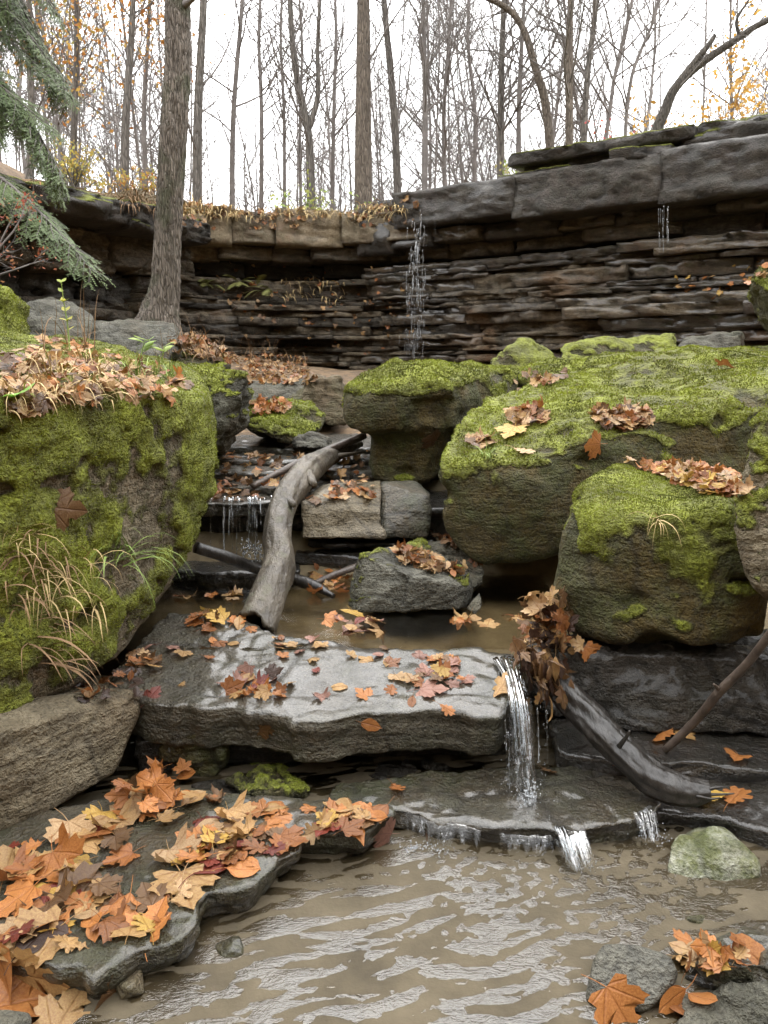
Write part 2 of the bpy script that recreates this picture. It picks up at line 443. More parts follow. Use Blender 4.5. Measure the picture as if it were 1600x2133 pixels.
def water_mat(name, tint=(.9, .85, .74), b1=(30, .26), b2=(95, .16), stretch=(1, 2, 1), rot=0., ior=1.75):
    t = NT(name); v = t.coord(stretch, rot=(0, 0, rot))
    h = t.math('ADD', t.math('MULTIPLY', t.noise(v, b1[0], 3, .55, .8), b1[1]), t.math('MULTIPLY', t.noise(v, b2[0], 3, .5, .5), b2[1]))
    nb = t.bump(h, .6, .02)
    fr = t.n('Fresnel', {'IOR': ior, 'Normal': nb}).outputs[0]
    tr = t.n('BsdfTransparent', {'Color': (*tint, 1)}); gl = t.n('BsdfGlossy', {'Color': (1, 1, 1, 1), 'Roughness': .09, 'Normal': nb})
    m = t.n('MixShader', {0: fr}); t.t.links.new(tr.outputs[0], m.inputs[1]); t.t.links.new(gl.outputs[0], m.inputs[2])
    t.t.links.new(m.outputs[0], t.out.inputs[0]); return t.m
M['pool'] = water_mat('pool_water')
M['pool2'] = water_mat('still_water', b1=(9, .14), b2=(40, .05), stretch=(1, 2.2, 1))
def fall_mat(name, sc_=(70, 70, 2.2), lo=.46, hi=.66, base=.0):
    t = NT(name); v = t.coord(sc_)
    n = t.noise(v, 1., 4, .6, .2)
    f = t.math('ADD', t.ramp(n, [(lo, 0.), (hi, 1.)]), base, clamp=True)
    tr = t.n('BsdfTransparent', {'Color': (.93, .95, .96, 1)}); gl = t.n('BsdfGlossy', {'Roughness': .08})
    df = t.n('BsdfDiffuse', {'Color': (.9, .93, .96, 1)}); tl = t.n('BsdfTranslucent', {'Color': (.85, .9, .95, 1)})
    d2 = t.n('MixShader', {0: .4}); t.t.links.new(df.outputs[0], d2.inputs[1]); t.t.links.new(tl.outputs[0], d2.inputs[2])
    a = t.n('MixShader', {0: t.n('Fresnel', {'IOR': 1.4, 'Normal': t.bump(n, .25, .006)}).outputs[0]}); t.t.links.new(tr.outputs[0], a.inputs[1]); t.t.links.new(gl.outputs[0], a.inputs[2])
    m = t.n('MixShader', {0: f}); t.t.links.new(a.outputs[0], m.inputs[1]); t.t.links.new(d2.outputs[0], m.inputs[2])
    t.t.links.new(m.outputs[0], t.out.inputs[0]); return t.m
M['fall'] = fall_mat('falling_water', (60, 60, 5), .55, .8)
M['foam'] = fall_mat('foam', (60, 60, 60), .45, .7, .05)
M['veil'] = fall_mat('water_veil', (110, 110, 8), .56, .86)
def add_fade(m):
    nt = m.node_tree; out = nt.nodes['Material Output']; src = out.inputs[0].links[0].from_socket
    a = nt.nodes.new('ShaderNodeAttribute'); a.attribute_name = 'fade'; tr = nt.nodes.new('ShaderNodeBsdfTransparent'); mx_ = nt.nodes.new('ShaderNodeMixShader')
    nt.links.new(a.outputs['Fac'], mx_.inputs[0]); nt.links.new(tr.outputs[0], mx_.inputs[1]); nt.links.new(src, mx_.inputs[2]); nt.links.new(mx_.outputs[0], out.inputs[0])
add_fade(M['veil'])
M['mist'] = fall_mat('thin_spray', (40, 40, 6), .5, .9, .10)
def bark_mat(name, c1, c2, scale=1., wet=0., c3=None):
    t = NT(name); v = t.coord((9 * scale, 9 * scale, 1.6 * scale)); n = t.noise(v, 3, 7, .65, .4)
    w_ = t.n('TexVoronoi', {'Vector': t.coord((16 * scale, 16 * scale, 2.4 * scale)), 'Scale': 2.2}, feature='DISTANCE_TO_EDGE').outputs['Distance']
    c = t.ramp(n, [(.3, c1), (.65, c2)])
    c = t.mix(t.ramp(w_, [(.0, .65), (.14, 0.)]), c, tuple(x * .35 for x in c1))
    if c3: c = t.mix(t.ramp(t.noise(t.coord(), 3.5, 5, .6), [(.5, 0.), (.62, .8)]), c, c3)
    h = t.math('ADD', n, t.ramp(w_, [(.0, 0.), (.2, 1.)]))
    return t.set(Base_Color=c, Roughness=.85 - .6 * wet, Normal=t.bump(h, .8, .02), Specular_IOR_Level=.4)
M['bark'] = bark_mat('bark', (.085, .068, .052), (.20, .165, .13))
M['deadbark'] = bark_mat('dead_bark', (.04, .034, .028), (.10, .086, .07))
M['bark2'] = bark_mat('grey_bark', (.085, .076, .066), (.20, .18, .158), .7)
M['twig'] = plain('twig_bark', (.10, .09, .083), .9, (.20, .18, .167), 3.)
def log_mat():
    t = NT('weathered_log'); v = t.coord(); n1 = t.noise(v, 5, 6, .65, .5); n2 = t.noise(t.coord((1, .35, .5)), 34, 5, .65, .3); n3 = t.noise(v, 14, 4, .6)
    c = t.ramp(n1, [(.3, (.033, .027, .019)), (.5, (.085, .07, .05)), (.7, (.16, .137, .105))])
    c = t.mix(t.ramp(n2, [(.38, .75), (.5, 0.)]), c, (.045, .036, .027)); c = t.mix(t.ramp(n3, [(.56, 0.), (.7, .5)]), c, (.10, .105, .06))
    return t.set(Base_Color=c, Roughness=t.ramp(n3, [(.35, .3), (.65, .6)]), Normal=t.bump(t.math('ADD', n2, t.math('MULTIPLY', n1, 1.2)), .8, .02))
M['logwood'] = log_mat()
M['oldwood'] = plain('weathered_log', (.06, .05, .036), .42, (.21, .185, .145), 9., .8, .02, (2.5, 2.5, 1.))
M['wetlog'] = plain('wet_log', (.008, .007, .006), .3, (.034, .03, .026), 9., .9, .012, (3, 1, 1))
M['stick'] = plain('stick_bark', (.03, .021, .016), .4, (.10, .075, .058), 26., .9, .008)
M['deadgrass'] = plain('dead_grass', (.36, .25, .11), .8, (.55, .42, .2), 8.)
M['grass'] = plain('green_grass', (.11, .20, .035), .6, (.28, .36, .09), 6.)
M['deadstem'] = plain('dead_weed', (.13, .075, .035), .85, (.26, .16, .08), 12.)
M['needles'] = plain('hemlock_needles', (.055, .09, .028), .6, (.14, .185, .065), 3.)
def leaf_mat(name, use_attr):
    t = NT(name)
    c = t.attr('tint', 'Color') if use_attr else t.n('ObjectInfo').outputs['Color']
    uv = t.n('UVMap').outputs[0]; sp = t.n('SeparateXYZ', {0: uv})
    ang = t.math('ABSOLUTE', t.math('ARCTAN2', sp.outputs[0], t.math('ADD', sp.outputs[1], .03)))
    pp = t.math('PINGPONG', ang, .36)
    r = t.n('VectorMath', {0: uv}, operation='LENGTH').outputs['Value']
    vd = t.math('MULTIPLY', pp, r)
    vein = t.ramp(vd, [(.0, 1.), (.03, 0.)])
    oc = t.coord(); rnd = t.n('ObjectInfo').outputs['Random']
    n = t.noise(oc, 24, 6, .7); n2 = t.noise(oc, 110, 3, .6)
    c2 = t.mix(t.ramp(n, [(.38, .7), (.6, 0.)]), c, t.mix(1., c, (.55, .38, .3), 'MULTIPLY'))
    c2 = t.mix(t.ramp(n2, [(.6, 0.), (.72, .6)]), c2, (.06, .03, .02))
    c2 = t.mix(t.math('MULTIPLY', vein, .45), c2, t.mix(1., c, (.5, .36, .3), 'MULTIPLY'))
    t.set(Base_Color=c2, Roughness=t.ramp(n, [(.35, .28), (.65, .6)]), Normal=t.bump(t.math('ADD', t.math('MULTIPLY', vein, -1.), n), .5, .004), Specular_IOR_Level=.45)
    tl = t.n('BsdfTranslucent', {'Color': c2}); m = t.n('MixShader', {0: .22})
    t.t.links.new(t.b.outputs[0], m.inputs[1]); t.t.links.new(tl.outputs[0], m.inputs[2]); t.t.links.new(m.outputs[0], t.out.inputs[0])
    return t.m
M['leaf'] = leaf_mat('fallen_leaf', False); M['leafs'] = leaf_mat('fallen_leaf_mass', True)
def foliage_mat():
    t = NT('foliage'); c = t.attr('tint', 'Color'); t.set(Base_Color=c, Roughness=.6)
    tl = t.n('BsdfTranslucent', {'Color': c}); m = t.n('MixShader', {0: .4})
    t.t.links.new(t.b.outputs[0], m.inputs[1]); t.t.links.new(tl.outputs[0], m.inputs[2]); t.t.links.new(m.outputs[0], t.out.inputs[0]); return t.m
M['foliage'] = foliage_mat()

# ------------------------------------------------------------------ terrain and water
CLX = np.array([-60, -30, -14, -7.6, -5.3, -4.2, -3.4, -2.9, -1.2, -.25, .25, .55, 1.9, 4.6, 7.5, 14, 30, 60.])
CLY = np.array([-8, 0, 4.5, 7.8, 9.6, 10.6, 12., 12.9, 13.3, 13.3, 12.9, 12.75, 11.75, 9.75, 7.6, 4, -1, -8.])
def clY(x): return np.interp(x, CLX, CLY)
def terrain(x, y):
    x = np.asarray(x, float); y = np.asarray(y, float)
    p = np.c_[x.ravel(), y.ravel(), np.zeros(x.size)]
    n1 = fbm(p * .35, 4).reshape(x.shape); n2 = fbm(p * 1.7 + 40, 3).reshape(x.shape)
    z = np.interp(y, [-50, -4, 1, 2.9, 3.15, 3.95, 4.3, 5.5, 8.5, 11], [-1.2, -.3, -.13, -.11, .22, .26, .5, .84, 1.12, 1.4])
    bank = np.maximum(sstep(1.1, 4.5, np.abs(x - .1 * np.clip(y - 3, 0, 9))), 0) * 1.0
    z = z + bank * np.interp(y, [-50, 2, 5, 9], [.8, .8, .55, .3]) + n2 * .03 + n1 * .12 * sstep(2.2, 5, np.abs(x) + np.abs(y - 2) * .2)
    z = np.maximum(z, 4.6 * sstep(3.6, 9.5, np.abs(x - .2) + .35 * n1) * sstep(7, 2.5, y))  # side banks out of view, added to cut low sky light
    z = z + 8.5 * sstep(-3.5, -13, y) + 4. * sstep(6, 13, np.abs(x)) * sstep(6, 0, y)  # unseen hill behind the viewer and higher sides, raised to darken camera-facing rock
    b = y - clY(x)
    plat = 4.0 + .035 * np.clip(b, 0, 40) + .45 * np.clip(-x - 4 - .1 * b, 0, 30) * sstep(1, 12, b) + .2 * n1
    plat = plat + .25 * sstep(2.2, 4.2, x) * sstep(9, 4.5, x)
    t = sstep(1.45, 1.85, b)
    return z * (1 - t) + plat * t
def grid_axis(lo, hi, seglist):
    a = []
    for (s, e, st) in seglist: a.append(np.arange(s, e, st))
    return np.unique(np.concatenate([[lo]] + a + [[hi]]))
gx = grid_axis(-400, 400, [(-400, -40, 40), (-40, -12, 2), (-12, -3, .25), (-3, 3, .06), (3, 12, .25), (12, 40, 2), (40, 400, 40)])
gy = grid_axis(-200, 500, [(-200, -20, 20), (-20, -1, 1), (-1, .5, .2), (.5, 5.5, .06), (5.5, 16, .12), (16, 60, 1.5), (60, 500, 40)])
GX, GY = np.meshgrid(gx, gy, indexing='ij'); GZ = terrain(GX, GY)
def gridquads(nx, ny):
    i = np.arange(nx * ny).reshape(nx, ny)
    return np.c_[i[:-1, :-1].ravel(), i[1:, :-1].ravel(), i[1:, 1:].ravel(), i[:-1, 1:].ravel()]
gm = mk_mesh('ground', np.c_[GX.ravel(), GY.ravel(), GZ.ravel()], gridquads(*GX.shape))
ground = link('ground', gm, M['ground'], kind='structure', label='brown leaf-littered ground of the ravine and woods')
gm.materials.append(M['bed']); gm.materials.append(M['bed2'])
Q = gridquads(*GX.shape); cx = GX.ravel()[Q].mean(1); cy = GY.ravel()[Q].mean(1)
mi = ((np.abs(cx) < 2.6) & (cy > -2) & (cy < 5.2)).astype(np.int32); mi = np.where((mi == 1) & (cy > 3.), 2, mi).astype(np.int32); gm.polygons.foreach_set('material_index', mi)

def water_sheet(name, x0, x1, y0, y1, z, st, mat, hf, label):
    x = np.arange(x0, x1 + st, st); y = np.arange(y0, y1 + st, st); X, Y = np.meshgrid(x, y, indexing='ij')
    P = np.c_[X.ravel(), Y.ravel(), np.zeros(X.size)]
    P[:, 2] = z + hf(P)
    return link(name, mk_mesh(name, P, gridquads(*X.shape)), mat, kind='structure', label=label)
fallc = onz(1190, 1780, 0)
def ripples(P):
    d = P[:, :2] - fallc[:2]; r = np.linalg.norm(d, axis=1)
    c_, s_ = math.cos(-.22), math.sin(-.22)
    R = np.c_[P[:, 0] * c_ - P[:, 1] * s_, P[:, 0] * s_ + P[:, 1] * c_, P[:, 2]]
    R = R + .05 * np.c_[pn(P * 4), pn(P * 4 + 20), 0 * P[:, 2]]
    env = .35 + .65 * sstep(-.25, .45, fbm(P * np.array([2.2, 3, 1]) + 3, 2))
    calm = .15 + .85 * sstep(-1.0, -.2, P[:, 0] + .4 * (2.0 - P[:, 1]))
    h = .0012 * fbm(R * np.array([5, 26, 1]), 2) + .0008 * pn(R * np.array([9, 52, 1]) + 7) + .0004 * fbm(R * np.array([24, 85, 1]), 2)
    chop = np.exp(-(r / .35) ** 2) * .004 * fbm(P * np.array([30, 34, 1]) + 5, 2)
    return 1.75 * h * env * calm + chop
water_sheet('pool_water', -2.2, 2.4, .3, 2.98, 0.0, .012, M['pool'], ripples, 'muddy rippled pool in the foreground')
water_sheet('still_pool_water', -1.6, .85, 2.97, 4.3, .362, .03, M['pool2'], lambda P: .0012 * fbm(P * np.array([5, 12, 1]), 3), 'still brown pool between ledge and cascade')

# ------------------------------------------------------------------ cliff
cliff = empty('cliff', (0, 13, 1.5), 'dark layered rock cliff ringing the ravine below the trees', 'cliff')
CS = np.concatenate([[0], np.cumsum(np.hypot(np.diff(CLX), np.diff(CLY)))])
def clpos(s):
    return np.interp(s, CS, CLX), np.interp(s, CS, CLY)
def s_of_x(x): return float(np.interp(x, CLX, CS))
def cltan(s):
    x0, y0 = clpos(s - .35); x1, y1 = clpos(s + .35); tx, ty = x1 - x0, y1 - y0; l = np.hypot(tx, ty) + 1e-9
    return tx / l, ty / l
def box_grid(n0, n1, n2):
    """surface of unit box [0,1]^3 with subdivisions, welded"""
    g = np.array([(i, j, k) for i in range(n0 + 1) for j in range(n1 + 1) for k in range(n2 + 1) if i in (0, n0) or j in (0, n1) or k in (0, n2)])
    key = {tuple(p): q for q, p in enumerate(g)}; quads = []
    N = (n0, n1, n2)
    for ax in range(3):
        u, w_ = [(1, 2), (2, 0), (0, 1)][ax]
        for side in (0, N[ax]):
            for a in range(N[u]):
                for b in range(N[w_]):
                    q = []
                    for da, db in ((0, 0), (1, 0), (1, 1), (0, 1)):
                        p = [0, 0, 0]; p[ax] = side; p[u] = a + da; p[w_] = b + db; q.append(key[tuple(p)])
                    quads.append(q if side else q[::-1])
    return g / np.array(N, float), np.array(quads)
BG = {}; CST = []
def cliff_stone(name, s0, s1, z0, z1, out, mat, depth=1.0, tilt=0., rough=1., roundf=.5, seed=0, wet=0., moss=0., parent=None):
    n0 = int(np.clip((s1 - s0) / .07, 4, 40)); n2 = int(np.clip((z1 - z0) / .035, 3, 14)); n1 = 5
    if name == 'cap_block': depth = 2.4
    if (n0, n1, n2) not in BG: BG[(n0, n1, n2)] = box_grid(n0, n1, n2)
    g, q = BG[(n0, n1, n2)]
    g = g.copy(); g[:, 1] = g[:, 1] ** 1.6      # more rows near the face
    s = s0 + g[:, 0] * (s1 - s0); z = z0 + g[:, 2] * (z1 - z0) + tilt * (g[:, 0] - .5) * (s1 - s0)
    d = out - g[:, 1] * depth
    # round edges
    ex = np.minimum(g[:, 0], 1 - g[:, 0]) * (s1 - s0); ez = np.minimum(g[:, 2], 1 - g[:, 2]) * (z1 - z0)
    r = roundf * min(.12, (z1 - z0) * .4)
    e = np.clip(1 - np.minimum(ex, ez) / r, 0, 1); fr = (1 - g[:, 1])
    d = d - r * .5 * e ** 2 * (fr > .5)
    x, y = clpos(s); tx, ty = cltan(s)
    nx, ny = ty, -tx      # outward (towards camera side)
    P0 = np.c_[x + nx * d, y + ny * d, z]
    sk = np.random.default_rng(int(seed * 1000)).normal(0, .35, 4)
    d = d + (fr > .3) * (sk[0] * .15 * (g[:, 0] - .5) - np.abs(sk[1]) * .25 * np.clip(g[:, 0] - .75, 0, 1) - np.abs(sk[2]) * .25 * np.clip(.25 - g[:, 0], 0, 1))
    dn = .07 * fbm(P0 * np.array([1.4, 1.4, 2.5]) + seed, 3) + .035 * pn(P0 * np.array([6, 6, 15]) + seed * 3) + .04 * np.round(2 * pn(P0 * np.array([2.6, 2.6, 10]) + seed)) + .02 * pn(P0 * np.array([15, 15, 22]))
    rid, ed = cells(P0 * np.array([2.4, 2.4, 6.5]) + .25 * pn(P0 * 2.)[:, None] + seed, 3)
    dn = dn * .45 + .11 * (rid - .5) - .05 * (1 - sstep(0, .12, ed))
    dn = dn * rough * (fr > .3)
    zz = z + rough * (.010 * pn(P0 * 2.2 + seed + 9) + .007 * pn(P0 * 9 + seed)) - np.abs(sk[3]) * .18 * (z1 - z0) * (g[:, 0] - .5) * (g[:, 2] > .5)
    P = np.c_[x + nx * (d + dn), y + ny * (d + dn), zz]
    n = vnormals(P, q)
    mossa = sstep(.45, .9, n[:, 2] + .3 * fbm(P * 2, 2)) * moss
    me = mk_mesh(name, P, q, False, {'moss': mossa, 'crack': (1 - sstep(0, .08, ed)) * .8, 'film': np.clip(.25 + .5 * fbm(P * .9, 2), 0, .8), 'wet': np.clip(wet + .5 * fbm(P * .8 + 70, 2), 0, 1)})
    CST.append((P, q)); return child(name, me, mat, parent or cliff)
crng = np.random.default_rng(21)
sA, sB0, sC, sD, sE = s_of_x(-6.2), s_of_x(-3.5), s_of_x(-.15), s_of_x(.5), s_of_x(5.7)
nst = 0
def course(s0, s1, z0, z1, outf, lmin, lmax, mat, name='stone', jit=.055, **kw):
    global nst
    s = s0 + crng.uniform(-.3, 0)
    while s < s1:
        l = crng.uniform(lmin, lmax); e = s + l
        hz = (z1 - z0)
        a = z0 + crng.uniform(-.12, .12) * hz; b = z1 + crng.uniform(-.12, .10) * hz
        o = outf((s + e) / 2) + crng.normal(0, jit)
        kw2 = dict(kw); w_ = kw2.pop('wetf', None)
        if w_: kw2['wet'] = w_((s + e) / 2)
        cliff_stone(name, s, e + crng.uniform(-.02, .03), a, b, o, mat if not callable(mat) else mat((s + e) / 2, (a + b) / 2), seed=crng.uniform(0, 60), tilt=crng.normal(0, .005), **kw2); nst += 1
        s = e
# caprock: massive blocks
course(sA, sB0, 3.35, 3.72, lambda s: .55 + .25 * math.sin(s * 1.7), 1.0, 1.9, M['cap'], 'cap_block', .1, roundf=1.6, moss=1., rough=1.4)
course(sB0, sC, 3.42, 3.95, lambda s: .12, .55, 1.5, M['tancap'], 'cap_block', .05, roundf=.25, moss=.5, rough=.6)
course(sC, sD, 3.3, 4.02, lambda s: .18, .7, .8, M['cap'], 'cap_block', .03, roundf=.6, wet=.6)
course(sD, sE, 3.55, 4.07, lambda s: .32, 1.4, 2.3, M['cap'], 'cap_block', .04, roundf=.25, rough=.5, wet=.25)
# second tier and undercut
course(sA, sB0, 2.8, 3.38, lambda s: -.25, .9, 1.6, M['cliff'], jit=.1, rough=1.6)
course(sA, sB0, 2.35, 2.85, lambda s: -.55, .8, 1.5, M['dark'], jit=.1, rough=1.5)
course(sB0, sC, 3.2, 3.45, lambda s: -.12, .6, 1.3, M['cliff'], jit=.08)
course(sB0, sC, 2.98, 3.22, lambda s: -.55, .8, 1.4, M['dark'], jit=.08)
course(sC, sE, 3.36, 3.58, lambda s: -.05, .6, 1.4, M['cliff'], jit=.08, wet=.2)
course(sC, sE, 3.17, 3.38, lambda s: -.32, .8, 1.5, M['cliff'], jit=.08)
# thin shale layers
z = 3.1; li = 0
while z > 1.0:
    th = crng.choice([.055, .075, .10, .14, .19], p=[.25, .3, .25, .15, .05]) * 1.1
    zb = z - th; ph = crng.uniform(0, 6); li += 1
    bo = (3.1 - z) * .14 + crng.normal(0, .04)
    if z < 2.95: course(sB0 + .1, sC, zb, z, lambda s, bo=bo, ph=ph: -.15 + bo + .04 * math.sin(s * 2 + ph) + .5 * max(0, 2.7 - z) * (1 if s < sC - 1.2 else .2), 1.0, 2.6, M['cliff'], roundf=.3)
    course(sC, sE, zb, z, lambda s, bo=bo, ph=ph, z=z: -.08 + bo * .7 + .04 * math.sin(s * 1.7 + ph) + (.35 * math.exp(-((z - 2.25) / .2) ** 2) if s > sD + 3.4 else 0), 1.0, 2.9, M['cliff'], roundf=.25, wetf=lambda s: .75 if (s > sD + 3.2 or s < sD + .3) else .15)
    if z < 2.4: course(sA, sB0, zb, z, lambda s, bo=bo: -.35 + bo * 1.3, 1.2, 2.6, M['cliff'], roundf=.4)
    z = zb
# loose slabs on top of the cap, upper right
for i, (x0, x1, z0, z1, o) in enumerate([(1.75, 2.6, 4.05, 4.17, .2), (2.0, 3.2, 4.17, 4.26, .05), (1.9, 3.9, 4.25, 4.40, .25), (3.1, 3.7, 4.07, 4.22, .3), (3.75, 6.4, 4.08, 4.42, .1)]):
    cliff_stone('cap_block', s_of_x(x0), s_of_x(x1), z0, z1, o, M['cap'], 1.1, seed=i * 7., moss=.9, wet=.2, roundf=.6, rough=.8)

# ------------------------------------------------------------------ boulders
A = at
rock('mossy_boulder', [A(-300, 870, 1.95), A(0, 852, 2.4), A(200, 838, 2.9), A(428, 828, 3.45), A(-300, 1560, 1.95), A(0, 1500, 2.3), A(150, 1420, 2.6), A(270, 1348, 3.0), A(345, 1240, 3.25), A(436, 1020, 3.45),
     A(-300, 690, 4.2), A(20, 695, 4.4), A(250, 728, 4.6), A(410, 790, 4.3), A(430, 1000, 4.3), A(300, 1250, 4.0), A(-300, 1300, 4)],
     M['sand'], 'huge block with bright moss draped down its front and dry grass on top', res=.019, k=.03, warp=(1.5, .035), disp=((3, .022), (9, .01)), pits=(4, .03), seed=3, moss=(.1, .55, 1.1), film=.3, chips=0)
rock('stone_block', [A(-200, 1570, 1.95), A(0, 1522, 2.2), A(100, 1482, 2.35), A(235, 1472, 2.5), A(300, 1440, 2.65), A(250, 1410, 2.95), A(-200, 1400, 2.95),
     A(-200, 1840, 1.95), A(0, 1735, 2.12), A(120, 1680, 2.28), A(238, 1612, 2.45), A(240, 1590, 2.85), A(-200, 1650, 2.8)],
     M['sand'], 'pale stone block under the huge mossy block, beside the leaf-covered slab', res=.014, k=.004, warp=(2, .010), disp=((3.5, .009), (12, .004)), strata=(9, .008), seed=5, film=.35, cat='stone', chips=0, frac=.6)
rock('mossy_boulder', [A(1000, 1180, 3.75), A(930, 1110, 3.85), A(914, 960, 3.9), A(960, 880, 4.3), A(1010, 838, 4.7), A(1310, 752, 6.), A(1600, 716, 6.4), A(1900, 700, 6.4), A(1900, 760, 4.4), A(1600, 790, 4.3), A(1400, 872, 3.95), A(1120, 985, 3.65), A(1145, 1170, 3.7), A(1400, 1080, 3.9), A(1900, 1000, 4.3), A(1310, 1000, 6), A(1000, 1100, 4.9), A(1900, 900, 6.4)],
     M['olive'], 'largest boulder, with a broad sloping moss top and two leaf heaps', res=.026, k=.035, warp=(1.3, .06), disp=((2.5, .02), (8, .006)), pits=(3.5, .05), seed=8, moss=(.25, .7, .2, .33), film=1., chips=0)
rock('mossy_boulder', [A(1200, 1318, 2.85), A(1330, 1352, 2.78), A(1500, 1356, 2.72), A(1590, 1335, 2.72), A(1137, 1205, 3.0), A(1160, 1110, 3.0), A(1180, 1052, 3.0), A(1205, 1005, 3.3), A(1290, 962, 3.65), A(1500, 990, 3.5), A(1600, 1040, 3.0), A(1560, 1075, 2.8), A(1400, 1090, 2.82), A(1600, 1200, 2.7), A(1300, 1200, 3.6), A(1170, 1290, 3.3), A(1600, 1200, 3.5), A(1240, 1060, 2.85)],
     M['olive'], 'rounded boulder with a moss cap and orange leaves on top, below the largest boulder', res=.016, k=.04, warp=(2, .045), disp=((3, .022), (9, .006)), pits=(4, .06), seed=11, moss=(.3, .75, .36), film=.85, chips=2)
rock('mossy_boulder', [A(1600, 848, 2.6), A(1562, 920, 2.6), A(1545, 1010, 2.55), A(1514, 1130, 2.5), A(1518, 1205, 2.5), A(1560, 1250, 2.45), A(1620, 1275, 2.4), A(1900, 1290, 2.4), A(1900, 800, 2.6), A(1900, 1200, 3.1), A(1600, 1150, 3.1), A(1620, 900, 3.1)],
     M['sand'], 'pale pitted boulder with patchy moss cut by the picture edge', res=.016, k=.035, warp=(2.5, .03), disp=((5, .02), (13, .012)), pits=(7, .03), seed=14, moss=(.1, .8, .4), film=.25)
# overhanging boulder in the centre: cap on a pedestal
rock('overhanging_boulder', [A(712, 880, 4.7), A(716, 795, 4.8), A(760, 765, 4.9), A(860, 754, 5.2), A(1075, 762, 5.6), A(1075, 870, 5.2), A(920, 905, 4.6), A(760, 905, 4.55), A(930, 800, 4.6), A(760, 820, 4.55), A(1000, 880, 6.), A(760, 880, 5.8)],
     M['olive'], 'overhanging boulder with a mossy cap on a narrower foot, in the middle', res=.022, k=.04, warp=(2, .05), disp=((4, .025), (10, .01)), pits=(4.5, .05), seed=17, moss=(.3, .75, .3), film=.75,
     add=[A(780, 850, 4.75), A(930, 830, 4.62), A(850, 840, 4.62), A(925, 960, 4.85), A(895, 1005, 4.75), A(835, 1012, 4.7), A(785, 980, 4.75), A(780, 900, 5.6), A(950, 900, 5.6), A(920, 1000, 5.4), A(800, 1000, 5.3), A(1000, 830, 5.1)])
rock('angular_rock', [A(722, 1258, 3.5), A(760, 1160, 3.55), A(745, 1170, 3.7), A(870, 1128, 3.9), A(975, 1195, 3.6), A(980, 1225, 3.5), A(960, 1272, 3.45), A(740, 1275, 3.42), A(880, 1205, 3.42), A(900, 1180, 4.1), A(1000, 1230, 3.9), A(760, 1230, 3.9)],
     M['grey'], 'angular grey rock with a leaf heap on its sloping top, in the still pool', res=.011, k=.004, warp=(2.5, .012), disp=((5, .010), (16, .004)), seed=20, chips=5, moss=(.75, 1.3, 0), film=.15, cat='rock')
rock('angular_rock', [A(860, 1150, 4.0), A(880, 1120, 4.1), A(960, 1140, 3.95), A(1010, 1190, 3.8), A(1000, 1230, 3.75), A(880, 1200, 3.9), A(960, 1180, 4.4), A(880, 1160, 4.4)],
     M['grey'], 'sloping grey rock tucked behind the angular rock, under the largest boulder', res=.015, k=.015, warp=(2.5, .02), seed=21, film=.3, cat='rock')
rock('mossy_rock', [A(505, 880, 5.6), A(520, 850, 5.7), A(570, 835, 5.9), A(640, 838, 6.), A(672, 870, 5.8), A(670, 895, 5.6), A(600, 925, 5.4), A(510, 900, 5.4), A(650, 910, 5.5), A(560, 905, 6.4), A(660, 870, 6.4)],
     M['olive'], 'small flat-topped mossy rock above the cascade steps', res=.018, k=.015, warp=(2, .03), seed=23, moss=(.35, .8, .2), film=.5, cat='rock')
rock('stone', [A(615, 912, 5.45), A(650, 892, 5.5), A(700, 905, 5.5), A(702, 930, 5.3), A(620, 935, 5.3), A(690, 920, 5.9), A(630, 915, 5.9)], M['grey'], 'small plain stone leaning against the flat-topped mossy rock', res=.018, k=.015, seed=24, film=.4, cat='stone')
rock('undercut_rock', [A(365, 760, 4.9), A(440, 775, 4.7), A(515, 800, 4.6), A(518, 835, 4.6), A(490, 870, 4.7), A(430, 870, 4.5), A(480, 945, 4.8), A(420, 950, 4.6), A(500, 790, 5.8), A(350, 770, 5.8), A(470, 930, 5.6), A(350, 950, 5.2)],
     M['grey'], 'undercut grey rock with a mossy top behind the huge block', res=.02, k=.02, warp=(2.5, .04), strata=(9, .02), pits=(7, .04), seed=27, moss=(.5, .9, .1), film=.35, cat='rock')
rock('stone_block', [A(640, 795, 6.6), A(722, 790, 6.6), A(722, 890, 6.5), A(640, 890, 6.5), A(640, 800, 7.3), A(722, 800, 7.3), A(700, 880, 7.2), A(640, 880, 7.2)], M['sand'], 'upright pale block beside the overhanging boulder', res=.025, k=.015, seed=29, film=.45, cat='stone')
rock('stone_block', [A(520, 800, 7.4), A(640, 805, 7.2), A(640, 850, 7.), A(515, 850, 7.), A(600, 790, 8.2), A(520, 795, 8.)], M['grey'], 'low grey block behind the flat-topped mossy rock', res=.03, k=.02, seed=30, film=.5, cat='stone')
rock('leaning_slab', [A(590, 840, 6.8), A(640, 798, 6.9), A(645, 815, 6.7), A(600, 850, 6.6), A(640, 850, 6.6), A(640, 840, 7.3)], M['olive'], 'dark slab leaning against the upright pale block', res=.02, k=.01, seed=31, film=.7, cat='slab')
